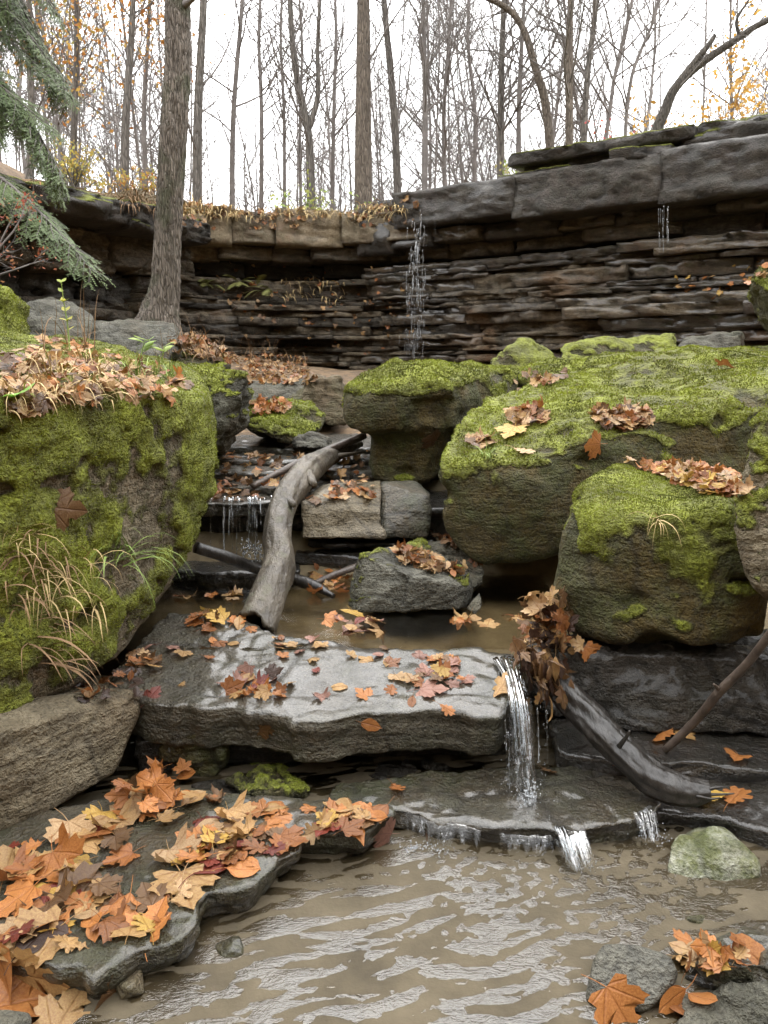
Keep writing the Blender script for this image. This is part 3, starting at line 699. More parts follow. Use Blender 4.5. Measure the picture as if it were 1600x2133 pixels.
# rocks behind the right-hand boulders
for i, (pts, lab, mo) in enumerate([
    ([A(1020, 760, 7.6), A(1070, 720, 7.6), A(1100, 696, 7.8), A(1160, 745, 7.7), A(1160, 790, 7.4), A(1030, 790, 7.4), A(1100, 740, 8.6)], 'pointed mossy rock in front of the cliff', (.1, .5, .7)),
    ([A(1165, 735, 7.6), A(1250, 708, 7.9), A(1405, 700, 7.9), A(1412, 760, 7.6), A(1165, 780, 7.4), A(1400, 720, 9.), A(1200, 730, 9)], 'long low mossy block between the pointed rock and the plain block', (.3, .8, .3)),
    ([A(1415, 712, 7.9), A(1545, 690, 7.9), A(1545, 760, 7.7), A(1415, 770, 7.7), A(1540, 705, 9.), A(1420, 715, 9)], 'plain grey flat-topped block behind the largest boulder', None),
    ([A(1060, 790, 5.8), A(1080, 765, 6.2), A(1280, 742, 6.8), A(1310, 760, 6.4), A(1200, 790, 5.6), A(1060, 815, 5.6), A(1250, 790, 6.8)], 'low mossy hump behind the largest boulder', (.2, .6, .5)),
    ([A(1562, 590, 5.6), A(1600, 540, 5.6), A(1800, 500, 5.6), A(1600, 640, 5.5), A(1800, 760, 5.5), A(1570, 620, 6.4), A(1800, 600, 6.6), A(1640, 760, 5.8)], 'mossy rock jutting from the bank high on the picture edge', (.2, .7, .5)),
    ]):
    rock('mossy_rock' if mo else 'stone_block', pts, M['olive'] if mo else M['grey'], lab, res=.035, k=.02, seed=40 + i, moss=mo, film=.6, cat='rock')
# left bank rocks
for i, (pts, lab, mo) in enumerate([
    ([A(-200, 640, 4.8), A(0, 590, 5.2), A(45, 640, 5.2), A(60, 720, 5.), A(-200, 760, 4.6), A(0, 640, 6.2), A(-200, 650, 6.2)], 'mossy rock high on the bank at the picture edge', (.1, .6, .6)),
    ([A(30, 640, 5.8), A(110, 612, 6.2), A(185, 660, 6.), A(190, 740, 5.6), A(20, 740, 5.6), A(100, 660, 7.2), A(200, 700, 7)], 'sloping grey rock behind the weeds on the bank', None),
    ([A(185, 672, 6.1), A(260, 668, 6.3), A(365, 682, 6.2), A(362, 760, 5.8), A(185, 740, 5.8), A(360, 690, 7.), A(200, 690, 7)], 'long grey block at the foot of the tall tree', None),
    ([A(355, 725, 6.2), A(400, 708, 6.5), A(460, 730, 6.4), A(480, 775, 6.), A(355, 790, 5.8), A(440, 740, 7.2), A(370, 740, 7)], 'hummock of rock topped with dead plants beside the tall tree', (.7, 1.2, 0)),
    ]):
    rock('mossy_rock' if mo else 'bank_rock', pts, M['olive'] if mo else M['grey'], lab, res=.03, k=.02, warp=(2, .05), strata=(7, .025), seed=50 + i, moss=mo, film=.35, cat='rock')

# main ledge
LP = (.29, .14, 2.45)
lo_ = [(225, 1440), (300, 1468), (420, 1482), (560, 1482), (610, 1502), (700, 1500), (800, 1486), (900, 1478), (980, 1494), (1045, 1490), (1066, 1465), (1050, 1400), (1064, 1362), (1000, 1352), (850, 1354), (700, 1338), (560, 1308), (480, 1283), (345, 1272), (300, 1320), (240, 1390)]
slab('rock_ledge', [onplane(x, y, *LP) for x, y in lo_], LP, .17, M['wetstone'], 'wide flat wet ledge strewn with leaves that the stream spills over', res=.0115, k=.006, taper=.12, edge=(6, .03), disp=((2.5, .010), (9, .004)), strata=(11, .008), pits=(6, .010), frac=.4, seed=60, wet=lambda V, n: np.clip(.35 + sstep(.2, .8, n[:, 2]) * .65 + .3 * fbm(V * 3, 2), 0, 1), moss=None, film=.55, cat='ledge')
rock('hanging_block', [A(318, 1490, 2.58), A(470, 1500, 2.55), A(468, 1600, 2.6), A(440, 1620, 2.6), A(325, 1602, 2.6), A(318, 1500, 3.), A(470, 1500, 3.), A(465, 1600, 2.95), A(320, 1590, 2.95)], M['olive'], 'square mossy block hanging under the wide ledge', res=.014, k=.02, warp=(3, .02), seed=62, film=.7, cat='stone', wet=.3)
rock('mossy_stone', [A(468, 1618, 2.55), A(500, 1602, 2.65), A(585, 1598, 2.65), A(650, 1640, 2.55), A(645, 1662, 2.45), A(560, 1655, 2.4), A(475, 1640, 2.45), A(600, 1630, 2.9), A(480, 1620, 2.9)], M['olive'], 'flat green stone with a furry moss end under the ledge', res=.01, k=.012, warp=(4, .015), seed=63, moss=(.5, 1.0, .05), film=.8, cat='stone')
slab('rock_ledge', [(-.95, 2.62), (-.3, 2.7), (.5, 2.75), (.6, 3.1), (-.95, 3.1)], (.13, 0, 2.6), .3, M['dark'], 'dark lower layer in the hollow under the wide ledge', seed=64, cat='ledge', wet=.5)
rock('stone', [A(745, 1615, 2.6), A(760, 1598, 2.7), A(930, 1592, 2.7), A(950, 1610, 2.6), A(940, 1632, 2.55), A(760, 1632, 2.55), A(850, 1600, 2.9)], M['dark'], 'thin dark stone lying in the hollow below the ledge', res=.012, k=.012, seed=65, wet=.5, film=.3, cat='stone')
# leaf slab in front
so_ = [(-250, 1985), (80, 2003), (195, 2030), (280, 1985), (350, 1962), (420, 1915), (440, 1868), (515, 1852), (560, 1828), (632, 1772), (640, 1738), (700, 1746), (765, 1730), (822, 1695), (815, 1672), (700, 1660), (400, 1640), (200, 1660), (-250, 1740)]
slab('rock_slab', [onz(x, y, .095) for x, y in so_], (.095, .02, 1.9), .11, M['wetstone'], 'long flat slab covered with autumn leaves at the edge of the pool', res=.010, k=.006, taper=.4, edge=(8, .028), disp=((4, .007), (13, .004)), strata=(22, .008), seed=66, wet=.75, film=.55)
for i, (pts, lab) in enumerate([
    ([A(120, 1755, 2.15), A(200, 1740, 2.25), A(290, 1755, 2.2), A(285, 1800, 2.08), A(160, 1815, 2.02), A(110, 1790, 2.05), A(200, 1760, 2.4)], 'small green-grey stone between the leaf slab and the pale block'),
    ([A(130, 1730, 2.3), A(200, 1680, 2.45), A(330, 1655, 2.55), A(420, 1640, 2.6), A(400, 1690, 2.4), A(280, 1730, 2.25), A(300, 1680, 2.8), A(150, 1720, 2.5)], 'flat green-grey stone tucked under the pale block'),
    ([A(400, 1640, 2.55), A(480, 1620, 2.6), A(660, 1668, 2.45), A(640, 1690, 2.35), A(430, 1680, 2.4), A(560, 1650, 2.75)], 'dark wet stone at the back of the leaf slab'),
    ]):
    rock('flat_stone', pts, M['olive'] if i < 2 else M['dark'], lab, res=.011, k=.01, warp=(3, .02), disp=((6, .01),), seed=70 + i, wet=.5, film=.6, cat='stone')
# landing slab under the near fall
ls = [(690, 1668), (760, 1682), (850, 1690), (900, 1708), (960, 1712), (1000, 1726), (1100, 1736), (1200, 1736), (1290, 1726), (1350, 1702), (1385, 1660), (1350, 1600), (1250, 1590), (1100, 1590), (900, 1600), (700, 1625)]
slab('rock_slab', [onz(x, y, .075) for x, y in ls], (.075, -.02, 2.2), .13, M['wetstone'], 'wet algae-green slab where the near fall lands', res=.010, k=.007, taper=.35, edge=(8, .03), disp=((4, .009), (12, .005)), strata=(26, .014), seed=75, wet=1., film=.75)
# dark wall and shelves on the right
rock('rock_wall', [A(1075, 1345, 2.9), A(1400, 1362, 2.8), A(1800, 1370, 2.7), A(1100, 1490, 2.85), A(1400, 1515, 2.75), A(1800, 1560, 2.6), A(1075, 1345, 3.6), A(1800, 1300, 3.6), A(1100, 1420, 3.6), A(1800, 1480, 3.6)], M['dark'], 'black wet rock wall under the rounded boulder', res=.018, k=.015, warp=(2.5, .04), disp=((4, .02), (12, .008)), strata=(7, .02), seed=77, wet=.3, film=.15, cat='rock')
slab('rock_shelf', [onz(x, y, .12) for x, y in [(1340, 1600), (1420, 1588), (1600, 1604), (1900, 1650), (1900, 1470), (1150, 1480), (1150, 1560)]], (.12, 0, 2), .12, M['dark'], 'upper dark shelf covered by a film of water behind the wet log', seed=78, wet=1., cat='shelf', strata=(24, .012))
slab('rock_shelf', [onz(x, y, .06) for x, y in [(1350, 1690), (1480, 1698), (1600, 1738), (1900, 1820), (1900, 1590), (1350, 1600)]], (.06, 0, 2), .1, M['dark'], 'lower dark shelf edging the pool below the wet log', seed=79, wet=1., cat='shelf', strata=(24, .012))
# cascade steps behind the log
cas = [(.42, 3.93, -1.15, -.45, .12), (.47, 4.12, -.5, .25, .08), (.53, 4.18, -.45, .3, .05), (.745, 4.22, -1.2, -.38, .09), (.79, 4.5, -1.25, -.1, .07), (.835, 4.78, -1.3, .0, .06), (.875, 5.1, -1.3, .0, .06), (.92, 5.45, -1.4, .1, .07)]
nm = ['lowest step of the cascade at the back of the still pool', 'thin dark step under the cracked ledge block', 'second thin dark step under the cracked ledge block', 'main lip of the cascade with small threads of water', 'second step above the cascade lip, strewn with leaves', 'third step above the cascade lip', 'fourth step above the cascade lip', 'topmost step of the cascade below the mossy rock']
for i, (zt, yf, xa, xb, th) in enumerate(cas):
    slab('rock_step', [(xa, yf + .05), ((xa + xb) / 2 - .1, yf - .02), (xb, yf + .06), (xb, yf + 1.1), (xa, yf + 1.1)], (zt, .01, yf), th, M['dark' if i < 3 else 'wetstone'], nm[i], res=.016, k=.01, edge=(5, .04), strata=(24, .014), seed=80 + i, wet=.9, cat='step', film=.2)
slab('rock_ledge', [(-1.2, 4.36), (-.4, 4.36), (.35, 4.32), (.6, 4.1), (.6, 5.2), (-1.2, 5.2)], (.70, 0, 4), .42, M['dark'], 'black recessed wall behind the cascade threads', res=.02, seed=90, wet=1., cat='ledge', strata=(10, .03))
rock('ledge_block', [A(628, 1050, 4.1), A(690, 1008, 4.3), A(792, 1000, 4.35), A(796, 1070, 4.12), A(795, 1122, 4.06), A(632, 1120, 4.06), A(795, 1010, 5.0), A(632, 1020, 5.), A(632, 1110, 4.9), A(795, 1110, 4.9)], M['sand'], 'pale cracked ledge block beside the log', res=.014, k=.005, warp=(3, .01), disp=((6, .012),), strata=(8, .014), seed=92, chips=0, frac=.6, film=.3, cat='stone', wet=.2)
rock('ledge_block', [A(798, 1004, 4.35), A(860, 1000, 4.45), A(892, 1030, 4.15), A(892, 1122, 4.08), A(798, 1122, 4.08), A(880, 1020, 5.), A(800, 1010, 5.), A(800, 1110, 4.9), A(880, 1110, 4.9)], M['grey'], 'darker ledge block below the overhanging boulder', res=.014, k=.005, warp=(3, .01), disp=((6, .012),), strata=(8, .014), seed=93, chips=0, frac=.6, film=.4, cat='stone', wet=.3)
# pool stones
Z = onz
rock('pale_rock', [Z(1388, 1795, .02), Z(1400, 1748, .06), Z(1450, 1730, .085), Z(1505, 1722, .095), Z(1560, 1765, .065), Z(1582, 1800, .03), Z(1582, 1835, -.01), Z(1390, 1840, -.02), Z(1500, 1720, -.05), Z(1500, 1850, -.02), Z(1440, 1775, .06), Z(1520, 1775, .06)], M['whiterock'], 'pale rock with white and green patches standing in the pool', res=.009, k=.008, warp=(4, .012), disp=((8, .010),), seed=95, film=.1, cat='rock', chips=4)
rock('grey_rock', [Z(1262, 1972, .085), Z(1330, 1968, .095), Z(1400, 1992, .095), Z(1418, 2035, .075), Z(1345, 2110, .02), Z(1215, 2092, .0), Z(1225, 2045, .04), Z(1262, 1990, -.08), Z(1225, 2110, -.06), Z(1400, 2020, -.08), Z(1370, 2110, -.06)], M['grey'], 'smooth wedge-shaped grey rock at the pool edge', res=.008, k=.008, warp=(4, .01), disp=((8, .005),), seed=96, film=.15, cat='rock', wet=.15, chips=3)
rock('grey_rock', [Z(1455, 1962, .10), Z(1500, 1938, .11), Z(1720, 1920, .12), Z(1452, 2008, .08), Z(1540, 2000, .11), Z(1528, 2070, .02), Z(1550, 2100, .0), Z(1720, 2090, .02), Z(1455, 1990, -.08), Z(1720, 1960, -.08), Z(1545, 2110, -.08), Z(1720, 2030, .11)], M['wetstone'], 'wet rock with an orange leaf on it at the picture corner', res=.009, k=.01, warp=(4, .012), seed=97, film=.45, cat='rock', wet=.8, chips=3)
rock('grey_rock', [Z(1425, 2010, .05), Z(1445, 1990, .06), Z(1510, 2000, .06), Z(1530, 2050, .04), Z(1500, 2072, .0), Z(1425, 2055, .0), Z(1450, 2020, -.08), Z(1500, 2060, -.08)], M['dark'], 'small dark rock wedged between two grey rocks', res=.008, k=.006, seed=98, film=.1, cat='rock', wet=.6, chips=3)
rock('grey_rock', [Z(1415, 2098, .05), Z(1500, 2088, .06), Z(1600, 2100, .06), Z(1780, 2120, .06), Z(1420, 2150, .03), Z(1600, 2210, .03), Z(1400, 2230, 0.), Z(1780, 2230, .02), Z(1440, 2120, -.08), Z(1780, 2140, -.08), Z(1600, 2230, -.08)], M['grey'], 'flat pale grey rock along the bottom edge', res=.009, k=.008, seed=99, film=.15, cat='rock', chips=3)
rock('small_stone', [onz(230, 2052, 0) + [0, 0, .02], onz(300, 2040, 0) + [0, 0, .03], onz(305, 2070, 0), onz(250, 2085, 0), onz(265, 2060, .04), onz(270, 2060, -.08)], M['sand'], 'small rounded stone beside the tip of the leaf slab', res=.006, k=.003, warp=None, disp=((8, .004),), seed=100, cat='stone', wet=.5)
rock('small_stone', [onz(445, 1975, 0) + [0, 0, .01], onz(500, 1955, 0) + [0, 0, .015], onz(515, 1990, 0), onz(460, 2005, -.01), onz(480, 1980, .02), onz(480, 1975, -.1)], M['olive'], 'stone just breaking the water near the leaf slab', res=.006, k=.003, warp=None, disp=((8, .004),), seed=101, cat='stone', wet=.8)
rock('small_stone', [onz(1405, 1905, -.02), onz(1470, 1905, 0), onz(1485, 1935, -.01), onz(1420, 1925, -.02), onz(1440, 1915, .012), onz(1440, 1915, -.1)], M['olive'], 'yellow-green stone just under the water', res=.006, k=.003, warp=None, disp=((8, .004),), seed=102, cat='stone', film=.7)
rock('corner_stone', [onz(-80, 2090, .06), onz(60, 2115, .06), onz(60, 2180, .05), onz(-80, 2180, .06), onz(0, 2130, .08), onz(0, 2130, -.1), onz(60, 2180, -.1)], M['grey'], 'grey stone under leaves in the bottom corner', res=.008, k=.003, warp=None, disp=((8, .005),), seed=103, cat='stone')
rock('small_stone', [A(970, 1268, 3.45), A(1000, 1232, 3.5), A(1006, 1262, 3.45), A(990, 1280, 3.4), A(985, 1262, 3.7)], M['grey'], 'small pointed stone standing in the still pool', res=.008, k=.003, warp=None, disp=((8, .004),), seed=104, cat='stone')


# ------------------------------------------------------------------ tubes, wood
def tube(path, radii, sides=8, cap=True, wob=None, seed=0., twist=0.):
    path = np.asarray(path, float); radii = np.broadcast_to(np.asarray(radii, float), (len(path),))
    t = np.gradient(path, axis=0); t /= np.linalg.norm(t, axis=1)[:, None] + 1e-12
    m = path[-1] - path[0]; ref = np.array([0, 0, 1.]) if abs(m[2]) < .8 * np.linalg.norm(m) else np.array([0, 1., 0])
    a = np.cross(t, ref); a /= np.linalg.norm(a, axis=1)[:, None] + 1e-12; b = np.cross(a, t)
    th = np.linspace(0, 2 * np.pi, sides, endpoint=False)
    off = np.cos(th)[None, :, None] * a[:, None, :] + np.sin(th)[None, :, None] * b[:, None, :]
    R = np.repeat(radii[:, None], sides, 1)
    if wob:
        P0 = (path[:, None, :] + off * R[:, :, None]).reshape(-1, 3)
        for f, am, sq in wob:
            sv = np.stack([np.cos(th)[None, :] * np.ones((len(path), 1)) * f, np.sin(th)[None, :] * np.ones((len(path), 1)) * f, (np.cumsum(np.r_[0, np.linalg.norm(np.diff(path, axis=0), axis=1)])[:, None] * sq) * np.ones((1, sides))], -1).reshape(-1, 3)
            R = R * (1 + am * fbm(sv + seed, 3).reshape(R.shape))
    V = (path[:, None, :] + off * R[:, :, None]).reshape(-1, 3)
    n = len(path); i = np.arange(n * sides).reshape(n, sides); j = np.roll(i, -1, 1)
    q = np.c_[i[:-1].ravel(), j[:-1].ravel(), j[1:].ravel(), i[1:].ravel()]
    fs = [q]
    if cap:
        V = np.r_[V, path[:1], path[-1:]]
        c0 = np.c_[j[0], i[0], np.full(sides, n * sides)]; c1 = np.c_[i[-1], j[-1], np.full(sides, n * sides + 1)]
        fs.append(np.r_[c0, c1])
    return V, fs
def spline(pts, n):
    p = np.asarray(pts, float); t = np.arange(len(p)); u = np.linspace(0, len(p) - 1, n)
    pp = np.r_[[2 * p[0] - p[1]], p, [2 * p[-1] - p[-2]]]
    k = np.clip(u.astype(int), 0, len(p) - 2); f = (u - k)[:, None]
    a, b, c, d = pp[k], pp[k + 1], pp[k + 2], pp[k + 3]
    return .5 * (2 * b + (c - a) * f + (2 * a - 5 * b + 4 * c - d) * f ** 2 + (3 * b - a - 3 * c + d) * f ** 3)

# main log, with a hollow broken end
lp = [A(528, 1318, 3.22), A(552, 1250, 3.38), A(582, 1175, 3.6), A(578, 1110, 3.8), A(592, 1045, 4.05), A(632, 990, 4.4), A(668, 962, 4.7), A(700, 944, 5.05)]
lr = [.092, .085, .076, .071, .075, .08, .07, .045]
log = empty('fallen_log', tuple(lp[0]), 'thick weathered log with a hollow broken end slanting down the cascade', 'log')
path = spline(lp, 90); rad = spline(np.c_[lr, lr, lr], 90)[:, 0]
th = np.linspace(0, 2 * np.pi, 36, endpoint=False)
V, fs = tube(path, rad, 36, False, [(1.2, .12, 2.5), (3, .06, 6), (7, .06, 2.2), (15, .035, 4)], 3.)
jag = np.zeros(len(V)); jag[:36 * 8] = np.repeat(np.linspace(1, 0, 8), 36) * np.tile(.10 * (pn(np.c_[np.cos(th) * .8, np.sin(th) * .8, th * 0 + 4]) + .35 * np.cos(th - .6)) + .012 * pn(np.c_[np.cos(th) * 5, np.sin(th) * 5, th * 0]), 8)
dirL = (path[3] - path[0]) / np.linalg.norm(path[3] - path[0]); V = V + jag[:, None] * dirL
Vi, fi = tube(path[:26], rad[:26] * np.linspace(.78, .35, 26), 36, False, [(1.5, .15, 5)], 8.)
ji = np.zeros(len(Vi)); ji[:36 * 8] = jag[:36 * 8]; Vi = Vi + ji[:, None] * dirL
n0 = len(V); r0 = np.arange(36); rim = np.c_[r0, np.roll(r0, -1), n0 + np.roll(r0, -1), n0 + r0][:, ::-1]
child('log_body', mk_mesh('log_body', np.r_[V, Vi], [np.r_[fs[0], fi[0][:, ::-1] + n0, rim]]), M['logwood'], log)
for (p0, p1, r) in [(A(640, 985, 4.35), A(655, 1010, 4.2), .03), (A(600, 1040, 4.0), A(612, 1052, 3.9), .025)]:
    Vk, fk = tube(spline([p0, p1], 5), [r, r, r * .9, r * .8, r * .6], 8); child('branch_stub', mk_mesh('branch_stub', Vk, fk), M['logwood'], log)
def stick(name, pts, r, mat, label, cat='branch', n=40, sides=12, wob=.1, twigs=()):
    o = empty(name, tuple(np.asarray(pts[0])), label, cat)
    path = spline(pts, n); rr = spline(np.c_[r, r, r], n)[:, 0]
    V, fs = tube(path, rr, sides, True, [(1.2, wob, 4), (3, wob * .5, 14)] + ([(7, .09, 3.), (15, .05, 5.)] if cat == 'log' else []), len(label))
    child('stem', mk_mesh('stem', V, fs), mat, o)
    for (pp, r0) in twigs:
        V, fs = tube(spline(pp, 10), np.linspace(r0, r0 * .35, 10), 6); child('twig', mk_mesh('twig', V, fs), mat, o)
    return o
stick('fallen_log', [A(1108, 1365, 2.8), A(1180, 1447, 2.64), A(1250, 1518, 2.5), A(1310, 1578, 2.4), A(1365, 1628, 2.32), A(1425, 1650, 2.27), A(1480, 1650, 2.25)], [.042, .05, .054, .056, .054, .044, .024], M['wetlog'], 'black wet log sloping from the leaf jam down to the right-hand shelf', 'log', 110, 40, .22,
      [([A(1400, 1640, 2.28), A(1440, 1632, 2.3), A(1475, 1630, 2.3)], .03), ([A(1460, 1648, 2.25), A(1495, 1640, 2.24), A(1512, 1641, 2.24)], .007), ([A(1460, 1655, 2.24), A(1500, 1655, 2.23), A(1530, 1653, 2.22)], .006), ([A(1450, 1658, 2.23), A(1480, 1664, 2.21), A(1500, 1662, 2.2)], .006), ([A(1290, 1555, 2.36), A(1305, 1535, 2.34), A(1312, 1522, 2.33)], .010)])
stick('fallen_branch', [A(1660, 1245, 2.2), A(1560, 1378, 2.35), A(1500, 1440, 2.42), A(1450, 1500, 2.5), A(1385, 1563, 2.56)], [.012, .014, .016, .016, .013], M['stick'], 'thin brown stick propped from the shelf up to the picture edge', 'stick', 30, 10, .12, [([A(1500, 1440, 2.42), A(1490, 1428, 2.4), A(1486, 1424, 2.4)], .008)])
stick('fallen_branch', [A(525, 1014, 4.5), A(640, 956, 4.75), A(758, 908, 5.2)], [.02, .024, .026], M['stick'], 'straight thin branch leaning across the top of the weathered log', 'branch')
stick('fallen_branch', [A(408, 1140, 3.7), A(480, 1163, 3.8), A(550, 1190, 3.92), A(640, 1215, 3.82), A(695, 1242, 3.7)], [.03, .03, .028, .032, .012], M['wetlog'], 'dark wet branch lying behind the foot of the weathered log', 'branch')
stick('fallen_branch', [A(648, 1218, 3.9), A(700, 1196, 3.95), A(745, 1180, 4.0)], [.014, .018, .02], M['stick'], 'short branch between the weathered log and the angular rock', 'branch')
stick('fallen_branch', [A(489, 895, 5.3), A(500, 875, 5.35), A(515, 856, 5.5)], [.02, .028, .02], M['stick'], 'stubby stick against the small mossy rock', 'stick')
stick('root_branch', [A(680, 955, 4.95), A(715, 935, 5.1), A(752, 925, 5.3)], [.06, .05, .02], M['logwood'], 'broken branch end behind the top of the weathered log', 'branch', twigs=[([A(700, 950, 4.9), A(735, 945, 5.0), A(762, 940, 5.1)], .02), ([A(705, 935, 5.0), A(740, 915, 5.1), A(760, 912, 5.2)], .018)])

# ------------------------------------------------------------------ trees
def wander(p, d, L, n, wig, up, r_):
    pts = [np.array(p, float)]; d = np.array(d, float)
    for _ in range(n):
        d = d + r_.normal(0, wig, 3) + np.array([0, 0, up]); d /= np.linalg.norm(d)
        pts.append(pts[-1] + d * L / n)
    return np.array(pts)
def tubes(P, R, sides):
    """many tubes at once: P (m,k,3), R (m,k)"""
    m, k, _ = P.shape; t = np.gradient(P, axis=1); t /= np.linalg.norm(t, axis=2)[:, :, None] + 1e-12
    ref = np.where((np.abs(t[:, :, 2]).mean(1) < .8)[:, None], np.array([0, 0, 1.]), np.array([0, 1., 0]))[:, None, :]
    a = np.cross(t, ref); a /= np.linalg.norm(a, axis=2)[:, :, None] + 1e-12; b = np.cross(a, t)
    th = np.linspace(0, 2 * np.pi, sides, endpoint=False)[None, None, :, None]
    V = P[:, :, None, :] + (np.cos(th) * a[:, :, None, :] + np.sin(th) * b[:, :, None, :]) * R[:, :, None, None]
    i = np.arange(m * k * sides).reshape(m, k, sides); j = np.roll(i, -1, 2)
    return V.reshape(-1, 3), np.c_[i[:, :-1].ravel(), j[:, :-1].ravel(), j[:, 1:].ravel(), i[:, 1:].ravel()]
def branches(acc, path, rad, r_, nb, lo, hi, L, lv, counts, tips=None):
    P = np.asarray(path)[None]; R = np.asarray(rad)[None]; Ls = np.array([L], float); n = nb
    while True:
        ix = np.repeat(np.arange(len(P)), n); f = r_.uniform(lo, hi, len(ix)); K = P.shape[1]; kk = f * (K - 1); i = np.minimum(kk.astype(int), K - 2)
        p0 = P[ix, i]; d = P[ix, i + 1] - p0; p = p0 + d * (kk - i)[:, None]; d = d / (np.linalg.norm(d, axis=1)[:, None] + 1e-9)
        l = Ls[ix] * (1.15 - .75 * f) * r_.uniform(.6, 1.15, len(ix))
        r0 = np.minimum(R[ix, i] * .5, .006 + l * .006) if lv == 0 else np.maximum(R[ix, i] * .55, .003)
        a = r_.normal(size=d.shape); a -= d * np.sum(a * d, 1)[:, None]; a /= np.linalg.norm(a, axis=1)[:, None]; an = np.radians(r_.uniform(32, 62, len(ix)))[:, None]
        nd = d * np.cos(an) + a * np.sin(an); st = 6 if lv < 2 else 3; pts = [p]
        for _ in range(st):
            nd = nd + r_.normal(0, .13, nd.shape) + np.array([0, 0, .07 if lv < 2 else .03]); nd /= np.linalg.norm(nd, axis=1)[:, None]; pts.append(pts[-1] + nd * (l / st)[:, None])
        P = np.stack(pts, 1); R = r0[:, None] * np.linspace(1, .3, st + 1)[None, :]
        V, q = tubes(P, R, 5 if lv == 0 else 3); acc.add(V, q)
        if lv + 1 >= len(counts):
            if tips is not None: tips.extend(list(P))
            return
        lv += 1; n = counts[lv]; lo, hi = .2, 1.; Ls = l * .55
def foliage(acc, centers, spread, n, size, cols, r_):
    c = np.asarray(centers); p = c[r_.integers(0, len(c), n)] + r_.normal(0, spread, (n, 3))
    u = r_.normal(size=(n, 3)); u /= np.linalg.norm(u, axis=1)[:, None]; v = np.cross(u, r_.normal(size=(n, 3))); v /= np.linalg.norm(v, axis=1)[:, None]
    s = size * r_.uniform(.6, 1.3, (n, 1)); nn = np.cross(u, v)
    V = np.stack([p - u * s, p - v * s * .55 + nn * s * .2, p + u * s, p + v * s * .55 + nn * s * .2], 1).reshape(-1, 3)
    cc_ = np.asarray(cols)[r_.integers(0, len(cols), n)] * r_.uniform(.7, 1.25, (n, 1))
    acc.add(V, np.arange(n * 4).reshape(n, 4), tint=np.repeat(cc_, 4, 0))
def tree(name, label, trunk, r0, r1, group=None, nb=12, lo=.15, hi=.97, L=3., counts=(0, 5, 4), seed=0, bark='bark2', sides=10, leaves=None, forks=()):
    r_ = np.random.default_rng(seed)
    path = spline(trunk, 26); h = path[-1, 2] - path[0, 2]
    rad = np.linspace(1, 0, 26) ** .8 * (r0 - r1) + r1; rad[0] *= 1.35; rad[1] *= 1.12
    o = empty(name, tuple(path[0]), label, 'tree', group)
    V, fs = tube(path, rad, sides, False, [(1., .08, .5)], seed)
    child('trunk', mk_mesh('trunk', V, fs), M[bark], o)
    acc = Acc(); tips = []
    branches(acc, path, rad, r_, nb, lo, hi, L, 0, counts, tips)
    for fp, fr in forks:
        fpth = spline(fp, 16); frd = np.linspace(fr, fr * .45, 16)
        V, fs = tube(fpth, frd, 8, False); child('limb', mk_mesh('limb', V, fs), M[bark], o)
        branches(acc, fpth, frd, r_, max(4, nb // 2), .25, 1., L * .8, 0, counts, tips)
    if acc.n: child('crown', acc.mesh('crown'), M['twig'], o)
    if leaves:
        n, size, cols, spread = leaves; a2 = Acc(); foliage(a2, np.concatenate(tips), spread, n, size, cols, r_)
        child('leaves', a2.mesh('leaves', False), M['foliage'], o, 'stuff')
    return o
# the tall near tree on the bank
tp = [A(322, 715, 7.0), A(333, 650, 7.0), A(343, 600, 7.0), A(349, 500, 7.0), A(357, 350, 7.02), A(364, 240, 7.05), A(370, 140, 7.1), A(370, 0, 7.15), A(374, -260, 7.2), A(380, -700, 7.3)]
tw = [.22, .145, .113, .102, .10, .10, .096, .092, .085, .07]
big = empty('tall_tree', tuple(tp[0]), 'tall near tree with ridged bark standing at the edge of the bank', 'tree')
path = spline(tp, 260); rad = spline(np.c_[tw, tw, tw], 260)[:, 0]
sid = 72; th = np.linspace(0, 2 * np.pi, sid, endpoint=False); ln = np.r_[0, np.cumsum(np.linalg.norm(np.diff(path, axis=0), axis=1))]
V, fs = tube(path, rad, sid, False)
cen = np.repeat(path, sid, 0); rv = V - cen; rn = rv / np.linalg.norm(rv, axis=1)[:, None]
sv = np.c_[np.tile(np.cos(th), 260) * 3.4, np.tile(np.sin(th), 260) * 3.4, np.repeat(ln, sid) * 4.5]
sv = sv + .35 * np.c_[pn(sv * .8), pn(sv * .8 + 9), 0 * sv[:, 0]]
rd = .013 * (1 - 2.4 * np.abs(pn(sv * np.array([1.9, 1.9, 1.])))) + .006 * (1 - 2 * np.abs(pn(sv * np.array([4.2, 4.2, 2.6]) + 20)))
butt = np.exp(-np.repeat(ln, sid) / .3) * .09 * pn(np.c_[np.tile(np.cos(th), 260) * 1.3, np.tile(np.sin(th), 260) * 1.3, np.zeros(sid * 260)])
V = V + rn * (rd + butt)[:, None]
child('trunk', mk_mesh('trunk', V, fs), bark_mat('ridged_bark', (.10, .082, .064), (.235, .2, .165), 1.5, 0., (.075, .08, .045)), big)
acc = Acc(); r_ = np.random.default_rng(5)
V, fs = tube(spline([A(385, 10, 7.1), A(400, -2, 7.0), A(470, -60, 6.8)], 10), np.linspace(.035, .01, 10), 8, False); acc.add(V, fs)
branches(acc, path, rad, r_, 6, .8, .97, 2.2, 0, (0, 4, 3)); child('crown', acc.mesh('crown'), M['twig'], big)

